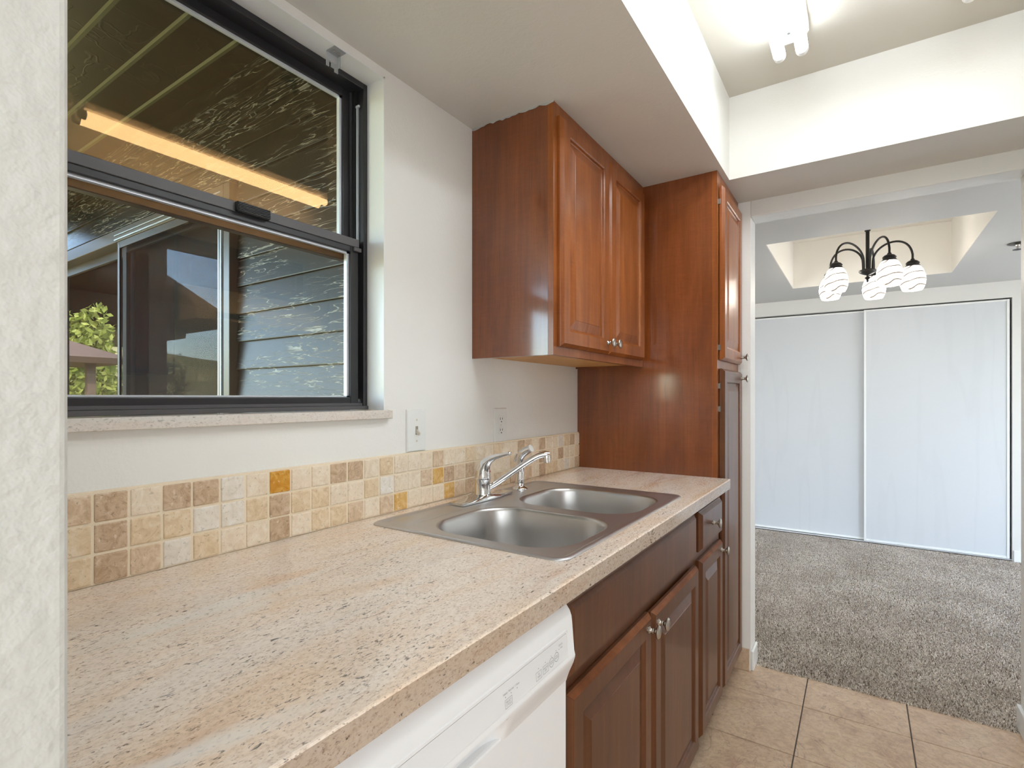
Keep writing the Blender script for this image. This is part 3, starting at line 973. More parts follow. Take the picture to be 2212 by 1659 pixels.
# ------------------------------------------------------------------ backsplash
def backsplash():
    z0, z1 = 0.9145, 1.068
    bs = tag(obj('backsplash', B(0.0, 0.0075, 0.092, 2.117, z0, z1 + 0.002, 0.001, 1), GROUT), 'three rows of tumbled travertine tiles behind the counter', 'backsplash')
    PW, PH = 0.05125, 0.0510
    meshes = []
    for v in range(5):
        b = NB()
        r_ = random.Random(v)
        w, h = PW - 0.0042, PH - 0.0042
        box(b, 0, 0.006, -w / 2, w / 2, -h / 2, h / 2, 0.0022, 2)
        for vv in b.verts:
            vv.co.y += r_.uniform(-.0005, .0005); vv.co.z += r_.uniform(-.0005, .0005)
        bmesh.ops.recalc_face_normals(b, faces=b.faces)
        me = bpy.data.meshes.new('backsplash_tile')
        b.to_mesh(me); b.free()
        me.materials.append(TV['c'])
        meshes.append(me)
    T = 'tbcbbwcOccbbcyccctccyccyccbtcbccwybccbcct'
    Mm = 'ybyywwybyyccywcctobtbccccycccbccbccycybcct'
    Bt = 'ybtwyccbcyytctocccotbtctybctcbyycwcbbbcct'
    # column 1 (index 1) starts at y=0.3312
    i0 = -4
    for k in range(i0, 36):
        ya = 0.3312 + (k - 1) * PW + 0.0
        if ya < 0.095 or ya + PW > 2.125: continue
        yc = ya + PW / 2
        for r, row in enumerate((T, Mm, Bt)):
            ch = row[k] if 0 <= k < len(row) else random.choice('ccybt')
            zc = z1 - PH / 2 - r * PH - 0.0005
            raw('backsplash_tile', meshes[random.randrange(5)], (0.0032 + random.uniform(0, 0.0010), yc, zc), TV[ch], bs)
backsplash()

# ------------------------------------------------------------------ switch and outlet
def wall_plate(name, yc, zc, label, cat):
    t = thing(name, (0.0, yc, zc - 0.06), label, cat)
    bm = NB()
    panel_loops(bm, yc - 0.0375, yc + 0.0375, zc - 0.060, zc + 0.060, 0.0003, [(0, 0), (0, 0.002), (0.0022, 0.0052), (0.004, 0.0058)], 1, True, True)
    obj('cover_plate', bm, PLASTIC, t)
    return t
sw = wall_plate('light_switch', 1.088, 1.131, 'white single toggle light switch between window and sink', 'light switch')
bm = NB(); box(bm, 0.0056, 0.0066, 1.083, 1.093, 1.119, 1.143)
obj('switch_slot', bm, m_plain('beige_slot', lin(150, 142, 128), 0.5), sw)
bm = NB()
loft(bm, [[Vector((0.006, 1.0845, 1.134)), Vector((0.006, 1.0915, 1.134)), Vector((0.006, 1.0915, 1.122)), Vector((0.006, 1.0845, 1.122))],
          [Vector((0.019, 1.0855, 1.124)), Vector((0.019, 1.0905, 1.124)), Vector((0.0165, 1.0905, 1.117)), Vector((0.0165, 1.0855, 1.117))]], True, True, True)
obj('toggle', bm, PLASTIC_IV, sw)
for zz in (1.161, 1.101):
    bm = NB(); lathe(bm, (0.0058, 1.088, zz), (1, 0, 0), [(0.0032, 0), (0.0032, 0.0008), (0.002, 0.0014)], 12)
    obj('screw', bm, PLASTIC_IV, sw, True, 40)
ol = wall_plate('power_outlet', 1.508, 1.128, 'white double power outlet behind the faucet', 'outlet')
for zz in (1.1475, 1.1085):
    bm = NB()
    ri = []
    for h, s in ((0.0056, 1.0), (0.0074, 1.0), (0.0078, 0.94)):
        ri.append([Vector((h, 1.508 + 0.0172 * s * max(-0.999, min(0.999, 1.15 * math.cos(a))), zz + 0.0150 * s * max(-0.86, min(0.86, math.sin(a))))) for a in [2 * math.pi * k / 24 for k in range(24)]])
    loft(bm, ri, True, True, True)
    f = obj('receptacle', bm, PLASTIC, ol)
    edge = NB()
    loft(edge, [[Vector((0.0060, 1.508 + (p.y - 1.508) * s_, zz + (p.z - zz) * s_)) for p in ri[0]] for s_ in (0.99, 1.05)], True)
    bmesh.ops.solidify(edge, geom=edge.faces[:], thickness=0.0003)
    obj('receptacle_outline', edge, m_plain('grey_shadow_gap_%d' % int(zz * 1000), lin(150, 146, 140), 0.6), f)
    for dy, hh in ((-0.0062, 0.0042), (0.0062, 0.0034)):
        obj('slot', B(0.0076, 0.0083, 1.508 + dy - 0.0011, 1.508 + dy + 0.0011, zz + 0.003 - hh, zz + 0.003 + hh), SLOT, f)
    bm = NB(); lathe(bm, (0.0076, 1.508, zz - 0.0075), (1, 0, 0), [(0.0024, 0), (0.0024, 0.0007)], 10)
    obj('ground_hole', bm, SLOT, f)
bm = NB(); lathe(bm, (0.0058, 1.508, 1.128), (1, 0, 0), [(0.0028, 0), (0.0026, 0.0008)], 10)
obj('screw', bm, PLASTIC_IV, ol, True, 40)

# ------------------------------------------------------------------ wall cabinet
def wall_cabinet():
    y0, y1, z0, z1, xd = 1.350, 2.116, 1.352, ZS - 0.0005, 0.305
    t = thing('wall_cabinet', (0.15, (y0 + y1) / 2, z0), 'reddish-brown maple wall cabinet with two raised-panel doors under the soffit', 'cabinet')
    bm = NB()
    box(bm, 0.001, xd - 0.018, y0, y0 + 0.016, z0, z1)
    obj('side_panel', bm, WOOD_SIDE, t)
    obj('side_panel', B(0.001, xd - 0.018, y1 - 0.016, y1, z0, z1), WOOD_SIDE, t)
    obj('scribe_stile', B(xd - 0.040, xd - 0.018, y0 - 0.0015, y0 + 0.001, z0, z1), WOOD_SIDE, t)
    bm = NB()
    box(bm, 0.001, xd - 0.020, y0 + 0.016, y1 - 0.016, z0 + 0.008, z0 + 0.022)
    box(bm, 0.001, 0.006, y0 + 0.016, y1 - 0.016, z0 + 0.022, z1)
    tag(obj('bottom_board', bm, WOOD_RAW, t), 'bare honey-coloured plywood underside')
    bm = NB()
    box(bm, xd - 0.018, xd, y0 - 0.001, y0 + 0.040, z0, z1)
    box(bm, xd - 0.018, xd, y1 - 0.040, y1, z0, z1)
    box(bm, xd - 0.018, xd, (y0 + y1) / 2 - 0.02, (y0 + y1) / 2 + 0.02, z0 + 0.04, z1 - 0.04)
    box(bm, xd - 0.018, xd, y0 + 0.04, y1 - 0.04, z0, z0 + 0.040)
    box(bm, xd - 0.018, xd, y0 + 0.04, y1 - 0.04, z1 - 0.04, z1)
    obj('face_frame', bm, WOOD, t)
    zb, zt = z0 + 0.026, z1 - 0.036
    ym = 1.731
    raised_door(t, 1.373, ym - 0.002, zb, zt, xd + 0.0005, (ym - 0.026, zb + 0.038))
    raised_door(t, ym + 0.002, 2.090, zb, zt, xd + 0.0005, (ym + 0.030, zb + 0.038))
wall_cabinet()
bm = NB()
rp = random.Random(3)
pts = []
for i in range(26):
    y = 1.347
    x = 0.002 + i * 0.0122
    pts.append((x, rp.uniform(0.002, 0.008) if 2 < i < 23 else rp.uniform(0.006, 0.012)))
loft(bm, [[Vector((x, 1.3485, ZS + 0.0005)) for x, h in pts], [Vector((x, 1.3478, ZS - h)) for x, h in pts]], False)
bmesh.ops.solidify(bm, geom=bm.faces[:], thickness=0.0008)
struct(obj('trim_4', bm, TRIM), 'ragged white caulk line where the wall cabinet meets the soffit', 'trim')

# ------------------------------------------------------------------ pantry cabinet
def pantry():
    y0, y1, z1, xd = 2.118, 2.5345, ZS - 0.0005, 0.600
    t = thing('pantry_cabinet', (0.3, (y0 + y1) / 2, 0), 'tall reddish-brown pantry cabinet between counter and dining opening', 'cabinet')
    obj('side_panel', B(0.001, xd - 0.019, y0, y0 + 0.016, 0.0, z1), WOOD_SIDE, t)
    obj('side_panel', B(0.001, xd - 0.019, y1 - 0.016, y1, 0.0, z1), WOOD_SIDE, t)
    obj('scribe_stile', B(xd - 0.045, xd - 0.019, y0 - 0.0015, y0 + 0.001, 0.915, z1), WOOD_SIDE, t)
    bm = NB()
    box(bm, xd - 0.019, xd, y0 - 0.001, y0 + 0.038, 0.10, z1)
    box(bm, xd - 0.019, xd, y1 - 0.038, y1, 0.10, z1)
    for a, b in ((0.10, 0.14), (1.32, 1.39), (z1 - 0.05, z1)):
        box(bm, xd - 0.019, xd, y0 + 0.038, y1 - 0.038, a, b)
    obj('face_frame', bm, WOOD, t)
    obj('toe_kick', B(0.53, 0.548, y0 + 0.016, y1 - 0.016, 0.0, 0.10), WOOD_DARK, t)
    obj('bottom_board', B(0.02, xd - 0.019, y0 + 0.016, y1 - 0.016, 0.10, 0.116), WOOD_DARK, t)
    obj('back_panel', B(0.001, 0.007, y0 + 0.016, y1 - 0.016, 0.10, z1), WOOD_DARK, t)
    da = raised_door(t, 2.142, 2.513, 1.372, 2.052, xd + 0.003, (2.490, 1.402))
    db = raised_door(t, 2.142, 2.513, 0.092, 1.338, xd + 0.003, (2.490, 1.308), WOOD_SHADED)  # same wood as the upper door, shade put into its colour
    for d_, zs in ((da, (1.42, 1.99)), (db, (0.16, 1.18, 1.27))):
        for zz in zs:
            obj('hinge', B(xd - 0.004, xd + 0.008, 2.1385, 2.1425, zz - 0.011, zz + 0.011, 0.001, 1), HINGE, d_)
pantry()

# ------------------------------------------------------------------ base cabinets
def base_body(t, y0, y1, xd, rails, stiles):
    obj('side_panel', B(0.02, xd - 0.019, y0, y0 + 0.014, 0.0, 0.874), WOOD_SHADED, t)
    obj('side_panel', B(0.02, xd - 0.019, y1 - 0.014, y1, 0.0, 0.874), WOOD_SHADED, t)
    bm = NB()
    for a, b in stiles:
        box(bm, xd - 0.019, xd, a, b, 0.10, 0.8745)
    for (a, b, za, zb) in rails:
        box(bm, xd - 0.019, xd, a, b, za, zb)
    obj('face_frame', bm, WOOD_SHADED, t)
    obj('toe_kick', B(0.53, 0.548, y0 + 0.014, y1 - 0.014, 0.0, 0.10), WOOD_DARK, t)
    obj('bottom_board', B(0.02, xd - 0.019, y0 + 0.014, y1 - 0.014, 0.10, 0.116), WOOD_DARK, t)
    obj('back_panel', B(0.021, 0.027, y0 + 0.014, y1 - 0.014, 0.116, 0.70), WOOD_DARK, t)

XD = 0.606
t = thing('sink_base_cabinet', (0.3, 1.29, 0), 'dark brown two-door base cabinet under the sink', 'cabinet')
base_body(t, 0.8355, 1.7475, XD, [(0.875, 1.71, 0.842, 0.8745), (0.875, 1.71, 0.665, 0.725), (0.875, 1.71, 0.10, 0.135)], [(0.8355, 0.875), (1.71, 1.7475)])
slab_front('false_drawer_front', t, 0.842, 1.716, 0.712, 0.852, XD + 0.001)
raised_door(t, 0.842, 1.2835, 0.098, 0.684, XD + 0.001, (1.257, 0.652), WOOD_SHADED, worn=True)
raised_door(t, 1.2865, 1.722, 0.098, 0.684, XD + 0.006, (1.313, 0.652), WOOD_SHADED, worn=True)
t = thing('narrow_base_cabinet', (0.3, 1.93, 0), 'narrow dark brown base cabinet with one drawer beside the pantry', 'cabinet')
base_body(t, 1.7485, 2.1165, XD, [(1.788, 2.08, 0.855, 0.8745), (1.788, 2.08, 0.68, 0.715), (1.788, 2.08, 0.10, 0.135)], [(1.7485, 1.788), (2.08, 2.1165)])
slab_front('drawer', t, 1.778, 2.090, 0.712, 0.846, XD + 0.001, (1.934, 0.782))
raised_door(t, 1.778, 2.096, 0.098, 0.684, XD + 0.001, (2.068, 0.652), WOOD_SHADED, worn=True)
t = obj('filler_panel', B(0.02, XD, 0.092, 0.226, 0.0, 0.874), WOOD_SHADED)
tag(t, 'dark brown filler panel between partition wall and dishwasher', 'panel')

# ------------------------------------------------------------------ dishwasher
def text_mesh(s, size, loc, right, up, mat, parent, name):
    cu = bpy.data.curves.new(name, 'FONT')
    cu.body = s
    cu.size = size
    cu.align_x = 'CENTER'
    cu.align_y = 'CENTER'
    cu.extrude = 0.0
    o = bpy.data.objects.new(name, cu)
    COL.objects.link(o)
    dg = bpy.context.evaluated_depsgraph_get()
    me = bpy.data.meshes.new_from_object(o.evaluated_get(dg))
    bpy.data.objects.remove(o)
    bpy.data.curves.remove(cu)
    right, up = Vector(right).normalized(), Vector(up).normalized()
    bm = bmesh.new()
    bm.from_mesh(me)
    bpy.data.meshes.remove(me)
    for v in bm.verts:
        v.co = Vector(loc) + right * v.co.x + up * v.co.y
    return obj(name, bm, mat, parent)

def dishwasher():
    y0, y1 = 0.2285, 0.8335
    t = thing('dishwasher', (0.3, (y0 + y1) / 2, 0), 'white built-in dishwasher with touch-button panel under the counter', 'dishwasher')
    obj('tub', B(0.04, 0.585, y0 + 0.01, y1 - 0.01, 0.10, 0.868), m_plain('grey_tub', lin(150, 150, 152), 0.5), t)
    obj('toe_kick', B(0.53, 0.55, y0 + 0.004, y1 - 0.004, 0.0, 0.10), SLOT, t)
    bm = NB()
    box(bm, 0.586, 0.622, y0 + 0.003, y1 - 0.003, 0.105, 0.728, 0.004, 2)
    dr = obj('door', bm, DW_WHITE, t)
    # control fascia: extruded profile; a finger pocket is scooped into its under-lip
    yc = (y0 + y1) / 2
    bm = NB()
    loops = []
    ys = [y0, y0 + 0.004] + [y0 + 0.02 + i * (y1 - y0 - 0.04) / 60 for i in range(61)] + [y1 - 0.004, y1]
    for y in ys:
        e = 0.004 if y in (y0, y1) else 0.0
        s = abs(y - yc) / 0.096
        k = 0.0 if s >= 1 else (1 - s ** 6)
        pk = 0.020 * k
        loops.append([Vector(p) for p in ((0.586, y, 0.868 - e), (0.606, y, 0.866 - e), (0.620 - e, y, 0.858 - e), (0.6285 - e, y, 0.847), (0.632 - e, y, 0.838),
                      (0.6335 - e, y, 0.826), (0.6375 - e, y, 0.778), (0.6395 - e, y, 0.7705), (0.6390 - e, y, 0.7660),
                      (0.6360 - e - pk * 0.9, y, 0.7560 + 0.004 * k), (0.6280 - e - pk, y, 0.738), (0.6240 - e - pk * 0.8, y, 0.727), (0.6215 - e, y, 0.719 + e), (0.586, y, 0.717 + e))])
    loft(bm, loops, True, True, True)
    fa = obj('control_fascia', bm, DW_WHITE, t, True, 28)
    # inset control panel lying on the slanted front between z .779 and .828
    up = Vector((0.6335 - 0.6375, 0, 0.826 - 0.778)).normalized()
    nrm = Vector((up.z, 0, -up.x))
    org = Vector((0.6375, 0, 0.778))
    def fp(y, h, lift=0.0):
        return org + up * h + nrm * lift + Vector((0, y, 0))
    def rounded(ya, yb, ha, hb, r, lift):
        out = []
        for cy, ch, a0 in ((yb - r, hb - r, 0), (ya + r, hb - r, 90)):
            for i in range(7):
                a = math.radians(a0 + 15 * i)
                out.append(fp(cy + r * math.cos(a), ch + r * math.sin(a), lift))
        out.append(fp(ya, ha, lift)); out.append(fp(yb, ha, lift))
        return out
    pa, pb = y0 + 0.022, y1 - 0.030
    bm = NB()
    loft(bm, [rounded(pa - 0.006, pb + 0.006, -0.001, 0.0455, 0.008, 0.0001), rounded(pa - 0.004, pb + 0.004, -0.001, 0.0435, 0.007, 0.0013), rounded(pa, pb, -0.001, 0.0395, 0.004, 0.0010)], True, False, False)
    obj('panel_bezel', bm, DW_WHITE, fa, True, 30)
    bm = NB()
    loft(bm, [rounded(pa, pb, -0.001, 0.0395, 0.004, 0.0004), rounded(pa + 0.0006, pb - 0.0006, -0.001, 0.0389, 0.004, 0.0005)], True, False, False)
    obj('panel_gap', bm, PRINT, fa)
    bm = NB()
    loft(bm, [rounded(pa + 0.0005, pb - 0.0005, -0.001, 0.0390, 0.004, 0.0003), rounded(pa + 0.0006, pb - 0.0006, -0.001, 0.0389, 0.004, 0.0012)], True, True, True)
    cp = obj('control_panel', bm, DW_PANEL, fa)
    L = 0.0014
    yd = Vector((0, 1, 0))
    def sq(yc_, hc, w, h):
        bm = NB()
        w2, h2 = w / 2, h / 2
        o_ = [fp(yc_ - w2, hc - h2, L), fp(yc_ + w2, hc - h2, L), fp(yc_ + w2, hc + h2, L), fp(yc_ - w2, hc + h2, L)]
        w3, h3 = w2 - 0.0005, h2 - 0.0005
        i_ = [fp(yc_ - w3, hc - h3, L), fp(yc_ + w3, hc - h3, L), fp(yc_ + w3, hc + h3, L), fp(yc_ - w3, hc + h3, L)]
        loft(bm, [o_, i_], True)
        obj('button_outline', bm, PRINT, cp)
    def ci(yc_, hc, r):
        bm = NB()
        loft(bm, [[fp(yc_ + q * math.cos(a), hc + q * math.sin(a), L) for a in [2 * math.pi * k / 28 for k in range(28)]] for q in (r, r - 0.0008)], True)
        obj('button_outline', bm, PRINT, cp)
    def dot(yc_, hc):
        bm = NB()
        bm.faces.new([bm.verts.new(fp(yc_ + 0.0009 * math.cos(a), hc + 0.0009 * math.sin(a), L)) for a in [2 * math.pi * k / 10 for k in range(10)]])
        obj('indicator', bm, PRINT, cp)
    def tx(s, yc_, hc, size):
        text_mesh(s, size, fp(yc_, hc, L + 0.0001), yd, up, PRINT, cp, 'print')
    Y = lambda f: y0 + f * (y1 - y0)
    sq(Y(0.650), 0.0085, 0.018, 0.0125); tx('SELECT\nCYCLE', Y(0.650), 0.0085, 0.0042)
    tx('Heavy  Normal  1 Hour', Y(0.664), 0.0235, 0.0044)
    for q in (0.638, 0.662, 0.688): dot(Y(q), 0.0185)
    sq(Y(0.790), 0.0095, 0.017, 0.0125); tx('HI\nTEMP', Y(0.790), 0.0095, 0.0042); dot(Y(0.790), 0.0200)
    sq(Y(0.826), 0.0105, 0.017, 0.0125); tx('HEATED\nDRY', Y(0.826), 0.0105, 0.0038); dot(Y(0.826), 0.0205)
    ci(Y(0.858), 0.0125, 0.0075); tx('CANCEL\nDRAIN', Y(0.858), 0.0125, 0.0030); dot(Y(0.858), 0.0225)
    ci(Y(0.886), 0.0145, 0.0075); tx('START\nRESUME', Y(0.886), 0.0145, 0.0030); dot(Y(0.886), 0.0245)
    tx('STATUS', Y(0.912), 0.0285, 0.0038); tx('Clean', Y(0.915), 0.0235, 0.0036); dot(Y(0.902), 0.0230)
dishwasher()

# ------------------------------------------------------------------ tube lights
def tube_light(xc, label):
    t = thing('tube_light', (xc, 1.37, 2.36), label, 'ceiling light', 'pair of twin tube lights on the kitchen ceiling')
    ya, yb = 0.775, 1.965
    bm = NB()
    loft(bm, [[Vector((xc - 0.036, y, 2.396)), Vector((xc + 0.036, y, 2.396)), Vector((xc + 0.054, y, 2.418)), Vector((xc + 0.054, y, ZC - 0.0005)), Vector((xc - 0.054, y, ZC - 0.0005)), Vector((xc - 0.054, y, 2.418))] for y in (ya + 0.02, yb - 0.02)], True, True, True)
    obj('housing', bm, m_plain('housing_enamel_%d' % int(xc * 100), lin(204, 198, 186), 0.4), t)
    bm = NB()
    lathe(bm, (xc, yb - 0.075, 2.3962), (0, 0, -1), [(0.005, 0), (0.005, 0.0015), (0.003, 0.002)], 12)
    obj('screw', bm, SLOT, t)
    for s in (-1, 1):
        x = xc + s * 0.033
        z = 2.368
        for y, dirn in ((ya, 1), (yb, -1)):
            bm = NB()
            box(bm, x - 0.012, x + 0.012, min(y, y + dirn * 0.016), max(y, y + dirn * 0.016), z - 0.012, 2.42, 0.003, 2)
            obj('socket', bm, PLASTIC, t)
            xa, xb_ = sorted((x + s * 0.014, x + s * 0.022))
            obj('side_clip', B(xa, xb_, min(y + dirn * .05, y + dirn * 0.085), max(y + dirn * .05, y + dirn * 0.085), 2.396, 2.428, 0.003, 1), PLASTIC, t)
        bm = NB()
        lathe(bm, (x, ya + 0.024, z), (0, 1, 0), [(0.0185, 0), (0.0185, yb - ya - 0.048)], 24)
        tb = obj('tube', bm, TUBE, t, True, 60)
        for y0_, d_ in ((ya + 0.001, 1), (yb - 0.001, -1)):
            bm = NB()
            lathe(bm, (x, y0_, z), (0, d_, 0), [(0.012, 0), (0.0175, 0.003), (0.0190, 0.008), (0.0190, 0.0235)], 16)
            obj('end_cap', bm, PLASTIC, tb, True, 40)
    return t
tube_light(0.868, 'lit white twin-tube ceiling light nearer the window')
tube_light(1.352, 'lit twin-tube ceiling light, only a tube end in view at the top edge')

# ------------------------------------------------------------------ chandelier and sprinkler
def chandelier():
    cx, cy = 1.10, 4.0
    t = thing('chandelier', (cx, cy, 1.9), 'five-arm dark bronze chandelier with swirled white glass shades in the dining room', 'chandelier')
    bm = NB()
    lathe(bm, (cx, cy, 2.03), (0, 0, 1), [(0.0105, 0), (0.0105, 0.245), (0.0165, 0.250), (0.0165, 0.264), (0.009, 0.268), (0.009, 0.430)], 18)
    obj('stem', bm, IRON, t, True, 40)
    bm = NB()
    lathe(bm, (cx, cy, ZD + 0.36), (0, 0, -1), [(0.06, 0), (0.06, 0.012), (0.035, 0.03), (0.012, 0.034)], 22)
    obj('canopy', bm, IRON, t, True, 40)
    bm = NB()
    lathe(bm, (cx, cy, 1.955), (0, 0, 1), [(0.002, 0), (0.006, 0.004), (0.0075, 0.010), (0.005, 0.016), (0.012, 0.022), (0.016, 0.028), (0.012, 0.033), (0.006, 0.036), (0.006, 0.044), (0.014, 0.047), (0.030, 0.054), (0.044, 0.063), (0.048, 0.070), (0.044, 0.077), (0.030, 0.082), (0.014, 0.086)], 28)
    obj('hub', bm, IRON, t, True, 40)
    R_ = 0.232
    a0 = math.radians(-97)
    rt = Vector((math.cos(YAW), math.sin(YAW), 0)); fw = Vector((-math.sin(YAW), math.cos(YAW), 0))
    shade_me = None
    for k in range(5):
        a = a0 + 2 * math.pi * k / 5
        dr = rt * math.cos(a) + fw * math.sin(a)
        c0 = Vector((cx, cy, 0))
        pts = [c0 + dr * 0.026 + Vector((0, 0, 2.035)), c0 + dr * 0.028 + Vector((0, 0, 2.085))] + bez(c0 + dr * 0.030 + Vector((0, 0, 2.105)), c0 + dr * 0.055 + Vector((0, 0, 2.205)), c0 + dr * 0.215 + Vector((0, 0, 2.245)), c0 + dr * R_ + Vector((0, 0, 2.105)), 18) + [c0 + dr * R_ + Vector((0, 0, 2.075))]
        bm = NB()
        tube(bm, pts, 0.0062, 10)
        arm = obj('arm', bm, IRON, t, True, 60)
        top = c0 + dr * R_
        bm = NB()
        lathe(bm, top + Vector((0, 0, 2.030)), (0, 0, 1), [(0.037, 0), (0.0385, 0.002), (0.0375, 0.006), (0.033, 0.006), (0.033, 0.018), (0.0355, 0.0185), (0.0345, 0.024), (0.026, 0.033), (0.012, 0.040), (0.009, 0.048)], 22)
        obj('fitter', bm, IRON, arm, True, 40)
        prof = [(0.034, 0.0), (0.044, 0.010), (0.055, 0.030), (0.0635, 0.058), (0.0665, 0.084), (0.0640, 0.112), (0.0560, 0.136), (0.0490, 0.148)]
        bm = NB()
        lathe(bm, top + Vector((0, 0, 2.032)), (0, 0, -1), prof, 30, False, False)
        bmesh.ops.solidify(bm, geom=bm.faces[:], thickness=0.0025)
        obj('shade', bm, SHADE, arm, True, 60)
        bm = NB()
        bmesh.ops.create_uvsphere(bm, u_segments=12, v_segments=8, radius=0.022)
        for v in bm.verts: v.co += top + Vector((0, 0, 1.955))
        obj('bulb', bm, BULB, arm, True)
chandelier()

def sprinkler():
    x, y = 1.80, 4.03
    t = thing('fire_sprinkler', (x, y, 2.03), 'small dark fire sprinkler head on the dining ceiling', 'sprinkler')
    bm = NB(); lathe(bm, (x, y, ZD - 0.0003), (0, 0, -1), [(0.044, 0), (0.044, 0.003), (0.034, 0.008), (0.014, 0.010)], 24)
    obj('escutcheon', bm, m_metal('dull_steel', lin(120, 116, 110), 0.4), t, True, 40)
    bm = NB(); lathe(bm, (x, y, ZD - 0.010), (0, 0, -1), [(0.011, 0), (0.009, 0.008), (0.005, 0.010), (0.005, 0.024), (0.007, 0.026)], 14)
    obj('body', bm, NICKEL, t, True, 40)
    bm = NB(); lathe(bm, (x, y, ZD - 0.036), (0, 0, -1), [(0.022, 0), (0.022, 0.0015), (0.006, 0.005)], 18)
    obj('deflector', bm, IRON, t, True, 40)
sprinkler()

# ------------------------------------------------------------------ opposite side of the kitchen (seen in the window pane)
def opposite():
    def cab(y0, y1, z0, label, n):
        t = thing('wall_cabinet', (1.97, (y0 + y1) / 2, z0), label, 'cabinet', 'wall cabinets opposite the window')
        obj('carcass', B(1.83, XR - 0.001, y0, y1, z0, ZS - 0.001), WOOD, t)
        w = (y1 - y0 - 0.02) / n
        for i in range(n):
            raised_door(t, y0 + 0.01 + i * w + .002, y0 + 0.01 + (i + 1) * w - .002, z0 + 0.02, ZS - 0.03, 1.829, None, WOOD, -1)
    cab(0.30, 1.325, 1.35, 'brown wall cabinet across the kitchen, left of the range hood in the pane reflection', 2)
    cab(1.335, 2.10, 1.84, 'short brown wall cabinet above the range hood in the pane reflection', 2)
    t = thing('range_hood', (1.9, 1.72, 1.64), 'white range hood across the kitchen, seen only in the pane reflection', 'range hood')
    bm = NB()
    loft(bm, [[Vector((1.64, y, 1.64)), Vector((XR - 0.001, y, 1.64)), Vector((XR - 0.001, y, 1.838)), Vector((1.80, y, 1.838)), Vector((1.64, y, 1.70))] for y in (1.345, 2.095)], True, True, True)
    obj('shell', bm, PLASTIC, t)
    obj('control_strip', B(1.636, 1.641, 1.45, 1.66, 1.655, 1.685), SLOT, t)
opposite()

# ------------------------------------------------------------------ outside: patio wall, sliding door, patio roof
YP = 1.18
DX0, DX1 = -3.50, -1.112
we = struct(obj('wall_exterior', B(-1.112, -0.142, YP + 0.018, YP + 0.10, -0.1, 2.62), FRAME_BLACK), 'outside wall clad in dark green lap siding, seen through the window', 'wall')
bm = NB(); box(bm, -3.56, -1.112, YP + 0.018, YP + 0.10, 2.125, 2.62); box(bm, -3.56, DX0, YP + 0.018, YP + 0.10, -0.1, 2.125)
struct(obj('wall_exterior_upper', bm, FRAME_BLACK), 'outside wall above the sliding patio door', 'wall')
PIT = 0.1147
def board(x0, x1, z):
    bm = NB()
    loft(bm, [[Vector((x, YP + 0.018, z)), Vector((x, YP - 0.006, z + 0.001)), Vector((x, YP - 0.0065, z + 0.004)), Vector((x, YP + 0.006, z + PIT + 0.006)), Vector((x, YP + 0.018, z + PIT + 0.006))] for x in (x0, x1)], True, True, True)
    obj('siding_board', bm, SIDING, we)
for k in range(-11, 13):
    z = 1.2265 + k * PIT
    if z + PIT > 2.62: break
    if z + 0.02 < 2.11:
        board(DX1 + 0.004, -0.142, z)
    else:
        board(-3.56, -0.142, z)
# patio ceiling
pc = struct(obj('ceiling_patio', B(-3.62, -0.142, -3.2, YP + 0.05, 2.600, 2.66), PATIO_CEIL), 'dark perforated patio ceiling above the window', 'ceiling')
for k in range(24):
    y = 1.086 - 0.174 * k
    bm = NB()
    loft(bm, [[Vector((x, y - 0.011, 2.601)), Vector((x, y - 0.006, 2.590)), Vector((x, y + 0.006, 2.590)), Vector((x, y + 0.011, 2.601))] for x in (-3.6, -0.145)], True, True, True)
    obj('ceiling_rib', bm, RIB, pc)
BROWN = m_wood('brown_exterior_timber', lin(58, 42, 34), lin(78, 58, 46), lin(96, 74, 60), 0.6, coat=0.0)
struct(obj('beam_2', B(-3.66, -3.54, -3.2, YP + 0.05, 2.44, 2.62), BROWN), 'brown timber beam along the patio edge', 'beam')
tag(obj('patio_post', B(-3.66, -3.45, 0.485, 0.705, -0.1, 2.44, 0.006, 1), BROWN), 'dark brown patio post reflected in the sliding door glass', 'post')
struct(obj('patio_floor', B(-3.66, -0.142, -3.2, YP + 0.02, -0.25, -0.12), m_plain('patio_concrete', lin(120, 116, 110), 0.8)), 'concrete patio floor outside', 'floor')
struct(obj('wall_exterior_kitchen', B(-0.158, -0.141, -1.7, W_Y0 - 0.01, -0.1, 2.6), SIDING), 'outside face of the kitchen wall', 'wall')

